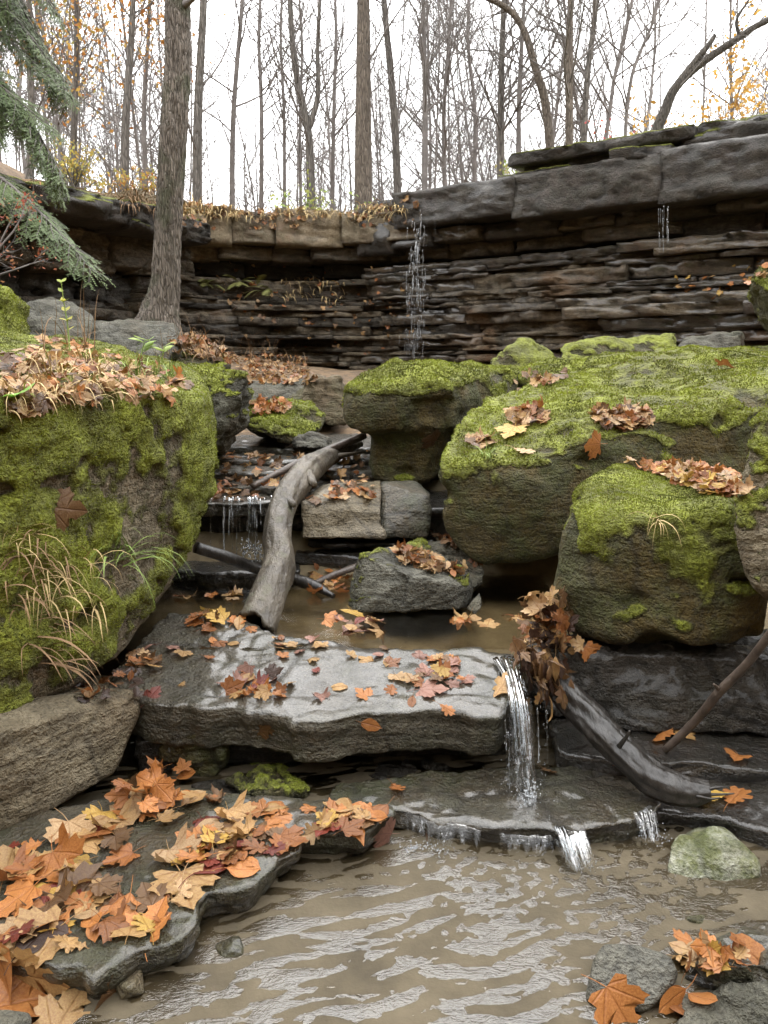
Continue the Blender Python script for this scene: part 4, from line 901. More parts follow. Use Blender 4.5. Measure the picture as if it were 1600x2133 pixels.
def top(px, D):   # ground of the plateau under a pixel column
    x = (px - 800) / 1600 * D / 1.06; return np.array([x, D, float(terrain(np.array([x]), np.array([D]))[0]) - .1])
def upto(px, py, D): return A(px, py, D)
G1 = 'bare trees along the cliff top'
T = [  # px base, D, [(px,py) ...], r0, label, nb, bark
    (408, 15.5, [(412, 250), (424, 0), (430, -300)], .12, 'straight grey tree just beside the tall near tree', 10, 'bark2'),
    (757, 15.3, [(757, 250), (757, 0), (757, -350)], .21, 'stoutest straight tree on the cliff top in the middle', 5, 'bark'),
    (832, 16.0, [(822, 250), (800, 0), (780, -300)], .10, 'slightly leaning tree beside the stout middle tree', 12, 'bark2'),
    (885, 15.0, [(885, 200), (882, 0), (880, -260)], .065, 'slim straight tree above the waterfall', 14, 'twig'),
    (480, 17., [(486, 250), (505, 0), (520, -250)], .075, 'slim tree with a forked crown left of the middle', 16, 'twig'),
    (540, 20., [(545, 250), (540, 50), (560, -200)], .07, 'thin tree with wispy twigs above the tan rim', 18, 'twig'),
    (1046, 16., [(1044, 200), (1050, 0), (1062, -250)], .09, 'bushy bare tree above the dark cap rock', 26, 'bark2'),
    (1080, 15.5, [(1082, 200), (1092, 0), (1100, -250)], .06, 'thin tree close beside the bushy bare tree', 16, 'twig'),
    (1187, 14., [(1186, 150), (1188, 0), (1190, -250)], .09, 'straight tree behind the loose slabs on the rim', 12, 'bark'),
    (1213, 14.5, [(1222, 180), (1243, 0), (1260, -250)], .075, 'leaning tree just right of the straight rim tree', 16, 'bark2'),
    (1298, 15., [(1312, 180), (1365, 30), (1400, -150)], .045, 'slender reddish tree leaning over the rim', 16, 'twig'),
    (690, 19., [(695, 250), (700, 50), (690, -150)], .06, 'thin tree between the forked tree and the stout tree', 18, 'twig'),
    (930, 19., [(925, 250), (935, 80), (950, -150)], .065, 'fine-twigged tree right of the waterfall', 26, 'twig'),
    (985, 21., [(990, 250), (975, 80), (985, -150)], .07, 'fan-shaped bare tree beyond the dark cap rock', 30, 'twig'),
    (590, 18., [(592, 250), (585, 60), (598, -150)], .05, 'spindly tree left of the forked tree', 16, 'twig'),
]
for i, (px, D, pp, r0, lab, nb, bk) in enumerate(T):
    tr = [top(px, D)] + [A(x, y, D) for x, y in pp]
    tree('bare_tree', lab, tr, r0 * .85, r0 * .32, G1, int(nb * 1.4), .2, .98, 2.6, (0, 6, 4), 100 + i, bk)
tree('bare_tree', 'tree that forks low into two stems on the cliff top', [top(648, 16), A(646, 330, 16), A(640, 260, 16), A(612, 120, 16), A(600, -100, 16)], .09, .04, G1, 14, .3, .98, 2.4, (0, 5, 4), 130, 'bark2', forks=[([A(642, 270, 16), A(662, 200, 16), A(662, 90, 16), A(672, -100, 16)], .06)])
tree('bare_tree', 'tree whose bent trunk arches to the left over the rim', [top(1155, 14.5), A(1140, 240, 14.5), A(1115, 140, 14.5), A(1085, 50, 14.5), A(1030, 2, 14.5), A(900, -40, 14.4)], .085, .03, G1, 10, .3, .98, 2.2, (0, 4, 4), 131, 'bark')
tree('dead_tree', 'dark dead tree leaning far out with a snapped upright limb', [top(1360, 12), A(1368, 280, 12), A(1385, 232, 12), A(1402, 190, 12), A(1436, 152, 12), A(1480, 118, 12), A(1540, 78, 12), A(1600, 42, 12), A(1800, -40, 12)], .085, .03, None, 3, .3, .8, .8, (0, 2), 132, 'deadbark', forks=[([A(1412, 175, 12), A(1455, 120, 12), A(1475, 95, 12), A(1490, 73, 12)], .06), ([A(1540, 75, 12), A(1535, 40, 12), A(1560, 0, 12)], .03)])
# woods further back: eight patterns, copied
protos = []
for k in range(8):
    r_ = np.random.default_rng(300 + k); H = r_.uniform(9, 12)
    p = wander((0, 0, 0), (r_.normal(0, .03), r_.normal(0, .03), 1), H, 12, .035, .03, r_)
    o = tree('wood_tree', 'x', p, r_.uniform(.03, .065), .008, 'bare trees of the woods behind', 40, .15, .99, 3.2, (0, 6, 4), 300 + k, 'twig', 6)
    protos.append(o)
def copy_tree(o, loc, rz, s):
    c = o.copy(); col.objects.link(c); c.location = loc; c.rotation_euler = (0, 0, rz); c.scale = (s, s, s)
    for ch in o.children:
        d = ch.copy(); col.objects.link(d); d.parent = c
    return c
rw = np.random.default_rng(55); spots = []
MARKS = [(0, 'the picture edge'), (60, 'the brown-leaved tree'), (150, 'the yellow-leaved tree'), (255, 'the orange-leaved tree'), (360, 'the tall trunk'), (480, 'the slim forked-crown tree'), (590, 'the spindly tree'), (645, 'the low-forked tree'), (757, 'the stout trunk'), (830, 'the leaning trunk'), (885, 'the waterfall tree'), (985, 'the fan-shaped tree'), (1046, 'the bushy tree'), (1140, 'the arched tree'), (1187, 'the straight rim tree'), (1300, 'the reddish tree'), (1420, 'the dead tree')]
for _ in range(4000):
    if len(spots) >= 200: break
    D = rw.uniform(17.5, 48) if len(spots) < 110 else rw.uniform(30, 62); px = rw.uniform(-80, 1680) if len(spots) > 30 else rw.uniform(-120, 360)
    x = (px - 800) / 1600 * D / 1.05
    if all((x - a) ** 2 + (D - b) ** 2 > 1.5 for a, b in spots): spots.append((x, D))
for i, (x, D) in enumerate(spots):
    z = float(terrain(np.array([x]), np.array([D]))[0]) - .15
    pxl = 800 + x / D * 1.05 * 1600
    dist = ['nearest', 'nearer', 'middling', 'far', 'farther', 'farthest'][int(np.clip((D - 17.5) / 7.5, 0, 5))]
    k = sum(pxl > m[0] for m in MARKS)
    side = 'beyond the left edge of the hemlock' if k == 0 else ('toward the picture edge past ' + MARKS[-1][1] if k == len(MARKS) else 'seen between %s and %s' % (MARKS[k - 1][1], MARKS[k][1]))
    lab = '%s bare wood tree %s' % (dist, side)
    if i < 8: o = protos[i]; o.location = (x, D, z); o.rotation_euler = (0, 0, rw.uniform(0, 6.28))
    else: o = copy_tree(protos[i % 8], (x, D, z), rw.uniform(0, 6.28), rw.uniform(.75, 1.15))
    o['label'] = lab
# woods around the valley behind the viewer and on the banks
for i in range(26):
    a = rw.uniform(math.pi * 1.02, math.pi * 1.98); R = rw.uniform(9, 24); x, y = R * math.cos(a), R * math.sin(a) * .9
    o = copy_tree(protos[i % 8], (x, y, float(terrain(np.array([x]), np.array([y]))[0]) - .1), rw.uniform(0, 6), rw.uniform(.8, 1.1)); o['label'] = 'bare wood tree beside the stream behind the viewer'
# leafy autumn trees
OR = [(.45, .2, .04), (.5, .26, .06), (.36, .14, .03), (.5, .33, .08)]
YE = [(.5, .38, .07), (.45, .3, .06), (.38, .36, .1)]
tree('leafy_tree', 'tree still hung with orange and yellow leaves left of the tall near tree', [top(255, 15), A(262, 250, 15), A(275, 50, 15), A(280, -250, 15)], .09, .03, None, 22, .25, .98, 2.2, (0, 5, 4), 150, 'bark2', leaves=(1300, .05, OR, .25))
tree('leafy_tree', 'thin hillside tree with scattered yellow leaves behind the hemlock', [top(150, 17), A(155, 250, 17), A(160, 50, 17), A(150, -250, 17)], .08, .03, None, 22, .25, .98, 2.4, (0, 5, 4), 151, 'bark2', leaves=(800, .05, OR + YE, .3))
tree('leafy_tree', 'slender tree with sparse rusty leaves close to the tall near tree', [top(305, 16), A(300, 250, 16), A(310, 50, 16), A(318, -250, 16)], .055, .02, None, 18, .2, .98, 1.9, (0, 5, 4), 152, 'twig', leaves=(350, .05, OR, .3))
tree('leafy_tree', 'thin tree on the hillside with brown leaves at the picture edge', [top(60, 16), A(66, 250, 16), A(60, 50, 16), A(65, -250, 16)], .085, .03, None, 20, .25, .98, 2.2, (0, 5, 4), 153, 'bark2', leaves=(600, .05, OR, .3))
def shrub(name, label, px, D, h, wdt, n, size, cols, seed, base=None, stems=9):
    r_ = np.random.default_rng(seed); b = top(px, D) if base is None else np.asarray(base, float)
    o = empty(name, tuple(b), label, 'shrub'); acc = Acc(); tips = []
    for _ in range(stems):
        p = wander(b + r_.normal(0, .05, 3) * [1, 1, 0], (r_.normal(0, wdt), r_.normal(0, wdt * .5), 1), h * r_.uniform(.6, 1.1), 6, .15, .02, r_)
        rr = np.linspace(.012, .004, len(p)); V, fs = tube(p, rr, 4, False); acc.add(V, fs); branches(acc, p, rr, r_, 5, .3, 1, h * .4, 1, (0, 0, 3), tips); tips.append(p[3:])
    child('stems', acc.mesh('stems'), M['twig'], o)
    if n:
        a2 = Acc(); foliage(a2, np.concatenate(tips), h * .05, n, size, cols, r_); child('leaves', a2.mesh('leaves', False), M['foliage'], o, 'stuff')
shrub('autumn_shrub', 'small golden-orange tree low behind the dark rim near the dead tree', 1490, 15, 2.7, .4, 1100, .05, [(.5, .28, .05), (.45, .24, .04), (.55, .36, .1)], 160)
shrub('green_shrub', 'pale green leafy shrub at the foot of the forked tree', 660, 15, 1.5, .35, 240, .045, [(.3, .4, .1), (.4, .42, .12)], 161)
shrub('green_shrub', 'low green shrub beside the loose slabs on the rim', 1150, 13.6, 1.0, .5, 420, .04, [(.25, .32, .08), (.32, .36, .1), (.4, .35, .12)], 162)
shrub('yellow_weeds', 'yellowing weeds on the mossy rim above the dark overhang', 150, 12.2, .7, .9, 700, .03, YE, 163, stems=22)
shrub('yellow_weeds', 'yellowing weeds on the rim just beside the tall near tree', 260, 13.0, .7, .9, 600, .03, YE + OR, 164, stems=22)
shrub('yellow_weeds', 'dry yellow weeds around the foot of the leaning tree above the waterfall', 815, 13.9, .6, .7, 420, .03, YE + OR, 165, stems=18)
shrub('red_shrub', 'small shrub with red berries by the leaning reddish tree', 1290, 12.6, 1.1, .5, 160, .03, [(.35, .05, .05), (.4, .1, .05)], 166)
shrub('red_shrub', 'leaning twigs with small dried red leaves at the picture edge below the hemlock', 20, 6, .8, .5, 330, .016, [(.35, .12, .06), (.42, .2, .1), (.3, .08, .05)], 167, base=A(-60, 610, 6.0), stems=7)
shrub('yellow_weeds', 'rusty leaves at the foot of the dark dead tree', 1362, 11.6, .3, .9, 160, .03, OR, 168, stems=6)

# hemlock on the left
hem = empty('hemlock_tree', tuple(A(-420, 700, 7.2)), 'dark green hemlock with drooping feathery branches at the picture edge', 'tree')
V, fs = tube(spline([A(-420, 760, 7.2), A(-410, 0, 7.2), A(-400, -900, 7.2)], 12), np.linspace(.2, .12, 12), 12, False); child('trunk', mk_mesh('trunk', V, fs), M['bark'], hem)
rh = np.random.default_rng(77)
def hem_proto(w_, droop):
    x = np.linspace(0, 1, 40); pth = np.c_[x, 0 * x, .05 * np.sin(x * 4) - droop * .45 * x ** 2.2]
    wood = Acc(); V, fs = tube(pth, np.linspace(.013, .002, 40), 5, False); wood.add(V, fs)
    P = []; T_ = []
    for f in np.linspace(.10, 1, 52):
        i = min(int(f * 39), 38); d = pth[i + 1] - pth[i]; d /= np.linalg.norm(d)
        sdv = np.cross(d, [0, 0, 1]); sdv /= np.linalg.norm(sdv)
        for sg in (-1, 1):
            dr = d * .8 + sg * sdv * rh.uniform(.5, 1.) + rh.normal(0, .12, 3) - np.array([0, 0, droop * .3]); l = w_ * (1.08 - f) ** .7 * rh.uniform(.55, 1.1) + .03
            q = wander(pth[i], dr / np.linalg.norm(dr), l, 6, .08, -droop * .12, rh)
            V, fs = tube(q, np.linspace(.003, .0012, len(q)), 3, False); wood.add(V, fs)
            for g in np.linspace(.1, 1, max(3, int(l / .019))):
                k = min(int(g * 6), 5); b = q[k] + (q[k + 1] - q[k]) * (g * 6 - k); d2 = q[k + 1] - q[k]; d2 /= np.linalg.norm(d2)
                s2 = np.cross(d2, [0, 0, 1]); s2 /= np.linalg.norm(s2) + 1e-9
                for s_ in (-1, 1):
                    e = d2 * .8 + s_ * s2 * rh.uniform(.5, .9) - np.array([0, 0, .25 * droop]) + rh.normal(0, .15, 3); e /= np.linalg.norm(e)
                    P.append(b); T_.append(e * rh.uniform(.03, .075) * (1.1 - .5 * g))
    P = np.array(P); T_ = np.array(T_); n = len(P)
    W = np.cross(T_, [0, 0, 1.]); W /= np.linalg.norm(W, axis=1)[:, None] + 1e-9
    vs_, k = [], 6
    for j in range(k):
        f0 = j / k; b0 = P + T_ * f0; b1 = P + T_ * (f0 + .12)
        for s_ in (-1, 1):
            tip = P + T_ * (f0 + .16) + s_ * W * (.009 * (1 - .4 * f0)) + rh.normal(0, .0015, P.shape)
            vs_.append(np.stack([b0, b1, tip], 1))
    V = np.stack(vs_, 1).reshape(-1, 3)
    return wood.mesh('branch'), mk_mesh('needles', V, np.arange(len(V)).reshape(-1, 3), False)
HP = [hem_proto(.30, .45), hem_proto(.36, .7), hem_proto(.26, .3)]
for m1, m2 in HP: m1.materials.append(M['twig']); m2.materials.append(M['needles'])
hb = [((-200, 360, 7.), (205, 492, 6.4)), ((-300, 60, 7.2), (240, 290, 7.)), ((-300, -120, 7.3), (210, 180, 7.3)), ((-250, 120, 7.), (170, 262, 6.9)),
      ((-300, -50, 6.8), (90, 230, 6.6)), ((-280, -300, 7.4), (190, 40, 7.4)), ((-300, 150, 6.7), (60, 330, 6.5)), ((-200, -400, 7.), (120, -10, 7.)), ((-280, 0, 7.6), (215, 215, 7.8)), ((-280, -220, 7.6), (190, 110, 7.9)),
      ((-300, 40, 8.), (230, 330, 8.2)), ((-260, 200, 7.6), (130, 310, 7.7)), ((-300, -320, 8.2), (150, 30, 8.4)), ((-300, -180, 8), (250, 150, 8.4)), ((-280, -420, 7.2), (160, -60, 7.3))]
for k, (a, c) in enumerate(hb):
    if k > 0: c = (c[0] - 55, c[1] - 40, c[2])
    a, c = A(*a), A(*c); dx = c - a; L = np.linalg.norm(dx); ex = dx / L; ez = np.array([0, 0, 1.]) - ex * ex[2]; ez /= np.linalg.norm(ez); ey = np.cross(ez, ex)
    ro = rh.uniform(-.5, .5); ey, ez = ey * math.cos(ro) + ez * math.sin(ro), ez * math.cos(ro) - ey * math.sin(ro)
    m4 = np.eye(4); m4[:3, 0] = ex * L; m4[:3, 1] = ey * L * rh.choice([-1, 1]); m4[:3, 2] = ez * L; m4[:3, 3] = a + ez * L * .10
    for me, nm_, kd in ((HP[k % 3][0], 'branch', None), (HP[k % 3][1], 'needles', 'stuff')):
        o = child(nm_, me, None, hem, kd); o.matrix_basis = Matrix(m4.tolist())

# ------------------------------------------------------------------ falling water
fr_ = np.random.default_rng(31)
def ribbon(acc, pts, w0, w1, thick=.35, n=24, sides=8, seed=0., wob=.3):
    path = spline(pts, n); V, fs = tube(path, np.linspace(w0, w1, n), sides, True, [(1.1, wob, 9)], seed)
    c = np.r_[np.repeat(path, sides, 0), path[:1], path[-1:]]; d = V - c; d[:, 1] *= thick; acc.add(c + d, fs)
def drops(acc, p0, p1, n, size, jit, stretch=2.5):
    oc = np.array([(1, 0, 0), (0, 1, 0), (-1, 0, 0), (0, -1, 0), (0, 0, 1), (0, 0, -1)], float)
    f = np.array([(0, 1, 4), (1, 2, 4), (2, 3, 4), (3, 0, 4), (1, 0, 5), (2, 1, 5), (3, 2, 5), (0, 3, 5)])
    for _ in range(n):
        c = p0 + (p1 - p0) * fr_.uniform() + fr_.normal(0, 1, 3) * jit; s = size * fr_.uniform(.4, 1.3)
        acc.add(oc * [s, s, s * fr_.uniform(1, stretch)] + c, f)
def sheet(acc, tops, bots, n=70, rows=12, amp=.006, seed=0.):
    T_ = spline([A(*p) for p in tops], n); B_ = spline([A(*p) for p in bots], n); B_[:, 2] += .012 * pn(np.c_[np.arange(n) * .35, np.zeros(n), np.full(n, seed)])
    f = np.linspace(0, 1, rows)[None, :, None]; g = f ** 1.5; P = (T_[:, None] * (1 - g) + B_[:, None] * g); P[:, :, 1] += (-.02 * np.sin(np.pi * f[:, :, 0] * .5) ** 1)
    P = P.reshape(-1, 3); P[:, 1] += amp * fbm(P * np.array([40, 5, 8]) + seed, 2)
    u = np.repeat(np.linspace(0, 1, n), rows); v_ = np.tile(np.linspace(0, 1, rows), n); nz = fbm(np.c_[u * n * .16, v_ * .6, np.full(len(u), seed)], 3)
    fade = sstep(0, .25, u + .2 * nz) * sstep(1, .75, u + .2 * nz) * sstep(1.05, .5, v_ + .5 * nz) * sstep(-.02, .12, v_)
    acc.add(P, gridquads(n, rows), fade=fade)
def fall(name, label, loc): return empty(name, tuple(loc), label, 'waterfall')
near = fall('waterfall', 'near fall of clear water pouring off the wide ledge beside the leaf jam', A(1100, 1675, 2.33))
acc = Acc()
for k, (dx, w0, dD) in enumerate([(0, .016, 0), (-12, .010, .02), (12, .011, -.015), (5, .013, -.03), (-4, .012, .03), (17, .006, 0), (-16, .005, .03)]):
    ribbon(acc, [A(1052 + dx * 1.5, 1372, 2.84 + dD), A(1068 + dx, 1415, 2.67 + dD), A(1080 + dx, 1470, 2.52 + dD), A(1089 + dx, 1550, 2.43 + dD), A(1096 + dx, 1620, 2.38 + dD), A(1100 + dx * .8, 1678, 2.34 + dD)], w0 * .9, w0 * .8, .6, 40, 8, k * 3.)
child('stream', acc.mesh('stream'), M['fall'], near, 'stuff')
acc = Acc()
for q_ in (0, 1):
    sheet(acc, [(1046, 1405 + 4 * q_, 2.70 - .02 * q_), (1075, 1412, 2.66 - .02 * q_), (1104, 1408, 2.68 - .02 * q_)], [(1072, 1682, 2.35 - .02 * q_), (1096, 1690, 2.33 - .02 * q_), (1122, 1684, 2.35 - .02 * q_)], 40, 40, .012, 20. + 5 * q_)
child('water_veil', acc.mesh('water_veil'), M['veil'], near, 'stuff')
acc = Acc()
for (x0, y0, x1, y1, w_) in [(1058, 1525, 1062, 1655, .004), (1064, 1530, 1068, 1650, .003), (1120, 1475, 1122, 1585, .002), (1138, 1480, 1140, 1590, .002), (1052, 1500, 1055, 1600, .002)]:
    ribbon(acc, [A(x0, y0, 2.45), A((x0 + x1) / 2 + 1, (y0 + y1) / 2, 2.43), A(x1, y1, 2.42)], w_, w_ * .7, 1., 20, 6, x0 * 1., .5)
    drops(acc, A(x0, y0, 2.44), A(x1, y1 + 30, 2.42), 10, .0025, .004)
child('threads', acc.mesh('threads'), M['fall'], near, 'stuff')
acc = Acc(); c0 = A(1098, 1672, 2.31)
drops(acc, c0, c0 + [.01, 0, .05], 110, .0035, .016, 1.4); drops(acc, c0, c0 + [0, 0, .01], 120, .002, .05, 1.3)
child('splash', acc.mesh('splash'), M['foam'], near, 'stuff')
low = fall('small_cascade', 'white water tumbling off the green slab into the muddy pool', A(1190, 1790, 2.08))
acc = Acc()
sheet(acc, [(1150, 1730, 2.18), (1185, 1732, 2.175), (1220, 1730, 2.18)], [(1165, 1785, 2.10), (1205, 1808, 2.07), (1248, 1802, 2.07)], 50, 14, .014, 9.)
sheet(acc, [(1158, 1730, 2.17), (1185, 1732, 2.165), (1212, 1730, 2.17)], [(1172, 1780, 2.09), (1205, 1800, 2.06), (1238, 1795, 2.06)], 50, 14, .014, 12.)
child('water_veil', acc.mesh('water_veil'), M['veil'], low, 'stuff'); acc = Acc()
for k in range(5):
    x = 1160 + k * 5.5 + fr_.uniform(-3, 3); j_ = fr_.uniform(-8, 8); ribbon(acc, [A(x - 6, 1722, 2.19), A(x, 1735, 2.15), A(x + 4, 1752 + j_, 2.12), A(x + 12 + k, 1775 + j_, 2.09), A(x + 20 + 2 * k, 1800 + j_ * 1.5, 2.075)], .0045, .003, .8, 20, 6, k * 2., .6)
drops(acc, A(1185, 1770, 2.10), A(1235, 1808, 2.05), 90, .0026, .014, 1.5); child('stream', acc.mesh('stream'), M['fall'], low, 'stuff')
veil = fall('small_cascade', 'thin veil of water sliding over the edge of the green slab', A(900, 1760, 2.2))
acc = Acc(); sheet(acc, [(832, 1686, 2.28), (870, 1698, 2.26), (910, 1712, 2.23), (960, 1716, 2.215), (1005, 1730, 2.19)], [(834, 1738, 2.24), (870, 1748, 2.22), (910, 1756, 2.19), (960, 1752, 2.18), (1005, 1758, 2.16)], seed=1.)
sheet(acc, [(1030, 1732, 2.19), (1100, 1740, 2.175), (1160, 1740, 2.17)], [(1030, 1762, 2.16), (1100, 1772, 2.15), (1160, 1776, 2.14)], seed=4.)
child('water_veil', acc.mesh('water_veil'), M['veil'], veil, 'stuff')
acc = Acc(); drops(acc, A(840, 1765, 2.18), A(930, 1775, 2.15), 160, .0028, .012, 1.); child('splash', acc.mesh('splash'), M['foam'], veil, 'stuff')
rc = fall('small_cascade', 'short spill at the end of the green slab below the wet log', A(1345, 1740, 2.15))
acc = Acc(); sheet(acc, [(1318, 1690, 2.25), (1340, 1685, 2.26), (1362, 1672, 2.28)], [(1326, 1738, 2.19), (1350, 1745, 2.17), (1372, 1740, 2.18)], 40, 12, .01, 7.)
child('water_veil', acc.mesh('water_veil'), M['veil'], rc, 'stuff')
acc = Acc(); drops(acc, A(1330, 1738, 2.17), A(1390, 1748, 2.16), 90, .0025, .012, 1.); child('splash', acc.mesh('splash'), M['foam'], rc, 'stuff')
bk = fall('small_cascade', 'threads of water dropping from the cascade lip behind the log', A(500, 1200, 4.1))
acc = Acc()
for k in range(26):
    x = fr_.uniform(436, 600) if k > 5 else fr_.uniform(515, 532); y1 = fr_.uniform(1080, 1195)
    ribbon(acc, [A(x, 1038, 4.22), A(x, 1046, 4.18), A(x + fr_.uniform(-2, 2), y1, 4.14)], fr_.uniform(.003, .009) if k > 5 else .009, .003, .6, 12, 6, k * 1.)
drops(acc, A(450, 1195, 4.05), A(560, 1190, 4.05), 140, .006, .03, 1.3); drops(acc, A(505, 1140, 4.1), A(545, 1150, 4.1), 120, .007, .025, 1.3)
child('threads', acc.mesh('threads'), M['fall'], bk, 'stuff')
cf = fall('waterfall', 'tall thin waterfall dropping from the notch in the cliff rim', A(868, 750, 12.3))
acc = Acc()
for k in range(120):
    f = fr_.uniform(0, 1) ** .8; y0 = 430 + f * 290; x = 870 - 8 * f + fr_.normal(0, 5 + 7 * f); l = fr_.uniform(10, 50) * (1 - .4 * f); D = 12.25
    ribbon(acc, [A(x, y0, D), A(x + fr_.uniform(-1, 1), y0 + l / 2, D), A(x - fr_.uniform(0, 2), y0 + l, D)], .003, fr_.uniform(.003, .010) * (1 - .3 * f), .6, 8, 4, k * 1.)
drops(acc, A(872, 460, 12.25), A(866, 740, 12.25), 60, .004, .07, 3.5); child('threads', acc.mesh('threads'), M['mist'], cf, 'stuff')
c2 = fall('waterfall', 'fine drip from the overhang near the wet ledges at the right', A(1376, 520, 9.9))
acc = Acc()
for k in range(22):
    y0 = fr_.uniform(415, 500); x = fr_.choice([1374, 1380, 1392]) + fr_.normal(0, 1.5); ribbon(acc, [A(x, y0, 9.75), A(x, y0 + 12, 9.75), A(x, y0 + fr_.uniform(15, 40), 9.75)], .0015, .0025, 1., 8, 4, k * 1.)
for k in range(7):
    x = fr_.uniform(900, 1060); y0 = np.interp(x, [880, 1060], [455, 445]); ribbon(acc, [A(x, y0, 12.), A(x, y0 + 10, 12.), A(x, y0 + fr_.uniform(15, 70), 12.)], .002, .002, 1., 8, 3, k * 1.)
child('threads', acc.mesh('threads'), M['mist'], c2, 'stuff')

# ------------------------------------------------------------------ leaves
HALF = {
 'maple': [(0, 0), (.16, -.05), (.32, -.12), (.47, -.06), (.44, .04), (.40, .12), (.49, .16), (.58, .22), (.55, .31), (.66, .45), (.54, .47), (.47, .56), (.38, .53), (.27, .51), (.26, .62), (.30, .70), (.20, .76), (.13, .86), (0, 1.0)],
 'oak': [(0, 0), (.05, .06), (.16, .12), (.12, .22), (.30, .28), (.28, .38), (.15, .42), (.38, .55), (.36, .68), (.17, .66), (.26, .82), (.20, .92), (.10, .88), (0, 1.0)],
 'beech': [(0, 0), (.10, .06), (.19, .15), (.26, .28), (.30, .42), (.285, .56), (.235, .70), (.16, .83), (.07, .94), (0, 1.03)],
}
def leaf_geo(kind, r_, curl, fold):
    h = np.array(HALF[kind]); wl = r_.uniform(.85, 1.15)
    o = np.r_[h, (h[1:-1] * [-1, 1])[::-1]]; o = o * [wl, 1] + r_.normal(0, .012, o.shape)
    c = np.array([0, .38]); rings = [1., .66, .33]
    P = np.concatenate([c + (o - c) * f for f in rings] + [[c]])
    m = len(o); F3, F4 = [], []
    for k in range(2):
        for i in range(m):
            j = (i + 1) % m; F4.append((k * m + i, k * m + j, (k + 1) * m + j, (k + 1) * m + i))
    for i in range(m): F3.append((2 * m + i, 2 * m + (i + 1) % m, 3 * m))
    x, y = P[:, 0], P[:, 1] - .4
    a1, a2, a3 = r_.normal(0, 1, 3); ph = r_.uniform(0, 6, 3)
    z = curl * (.55 * a1 * y * y + .6 * abs(a2) * x * x * np.sign(a1 + .3) + .25 * a3 * x * y) + fold * np.abs(x) * r_.choice([-1, 1, 1])
    rr = np.hypot(x, y); an = np.arctan2(x, y + .4)
    z = z + curl * .09 * rr * np.sin(an * 5 + ph[0]) + curl * .06 * np.sin(x * 7 + ph[1]) * np.sin(y * 6 + ph[2]) * rr * 2
    if kind == 'beech': z = z + .012 * np.sin((y + np.abs(x) * -.7) * 42)
    else: z = z - .02 * np.exp(-(np.abs((an / .72) - np.round(an / .72)) / .12) ** 2) * (rr > .08)
    V = np.c_[P[:, 0], P[:, 1] - .4, z]
    # stalk
    sp = spline([(0, -.4, z[0]), (.05 * a2, -.62, z[0] + .03), (.12 * a2, -.85, z[0] + .02 * a1)], 6)
    tv, tf = tube(sp, np.linspace(.012, .008, 6), 4, False); n = len(V)
    uv = np.r_[P, np.c_[np.full(len(tv), 3.), np.full(len(tv), 3.)]]
    return np.r_[V, tv], [np.array(F3), np.r_[np.array(F4), tf[0] + n]], uv
lrng = np.random.default_rng(404)
LG = {k: [leaf_geo(k, lrng, c, f) for c, f in ((.22, .03), (.35, .08), (.55, .1), (1.2, .25), (.25, .0), (1.5, .3), (.4, .12))] for k in HALF}
LM = {k: [] for k in HALF}
for k in HALF:
    for V, F, uv in LG[k]:
        me = mk_mesh(k + '_leaf', V, F, True, None, uv); me.materials.append(M['leaf']); LM[k].append(me)
COL = {'orange': (.44, .185, .052), 'rust': (.27, .108, .032), 'tan': (.41, .26, .105), 'pale tan': (.45, .31, .16), 'yellow': (.50, .33, .075), 'dark red': (.17, .032, .018), 'dark brown': (.045, .024, .015), 'brown': (.155, .088, .038), 'pinkish': (.30, .165, .125)}
from mathutils.bvhtree import BVHTree
bv, bq, nb_ = [], [], 0
for V, q in [(r[1], r[2]) for r in ROCKS] + CST + [(np.c_[GX.ravel(), GY.ravel(), GZ.ravel()], gridquads(*GX.shape))]:
    c = V[q].mean(1); fn = np.cross(V[q[:, 2]] - V[q[:, 0]], V[q[:, 3]] - V[q[:, 1]])
    k = (c[:, 1] > .8) & (c[:, 1] < 20) & (np.abs(c[:, 0]) < .6 * c[:, 1] + .2) & (np.einsum('ij,ij->i', fn, np.array([0, 0, CAMZ]) - c) > 0)
    bv.append(V); bq.append(q[k] + nb_); nb_ += len(V)
bv.append(np.array([(-2, .5, 0), (2, .5, 0), (2, 3, 0), (-2, 3, 0), (-1.6, 2.97, .362), (.85, 2.97, .362), (.85, 4.3, .362), (-1.6, 4.3, .362)])); bq.append(np.array([[0, 1, 2, 3], [4, 5, 6, 7]]) + nb_)
bq = np.concatenate(bq); NW = len(bq) - 2
BV = BVHTree.FromPolygons(np.concatenate(bv).tolist(), bq.tolist())
STUFF = Acc(); NL = 0
def basis(n, spin, r_):
    n = n / np.linalg.norm(n); a = np.cross(n, [math.cos(spin), math.sin(spin), 0.1]); a /= np.linalg.norm(a); b = np.cross(n, a)
    return np.c_[a, b, n]
def place(p, B, size, kind, colr, label, indiv, var=None):
    global NL
    v = int(lrng.integers(0, 7)) if var is None else var; c = np.array(COL[colr]) * lrng.uniform(.75, 1.2)
    if indiv and NL < 300:
        o = bpy.data.objects.new(kind + '_leaf', LM[kind][v]); col.objects.link(o)
        M4 = np.eye(4); M4[:3, :3] = B * size; M4[:3, 3] = p; o.matrix_world = Matrix(M4.tolist())
        o.color = (*c, 1); o['label'] = label; o['category'] = 'leaf'; o['group'] = 'fallen autumn leaves'; NL += 1
    else:
        V, F, uv = LG[kind][v]; m = 0
        STUFF.add((V * size) @ B.T + p, F, uv=uv, tint=np.tile(c, (len(V), 1)))
def cast(px, py):
    d = ray(px, py); d /= np.linalg.norm(d)
    loc, nr, ix, _ = BV.ray_cast(Vector((0, 0, CAMZ)), Vector(d))
    if loc is None: return None, None, None
    nr = np.array(nr); nr = -nr if nr @ d > 0 else nr
    return np.array(loc), nr, ('water' if ix >= NW else 'rock')
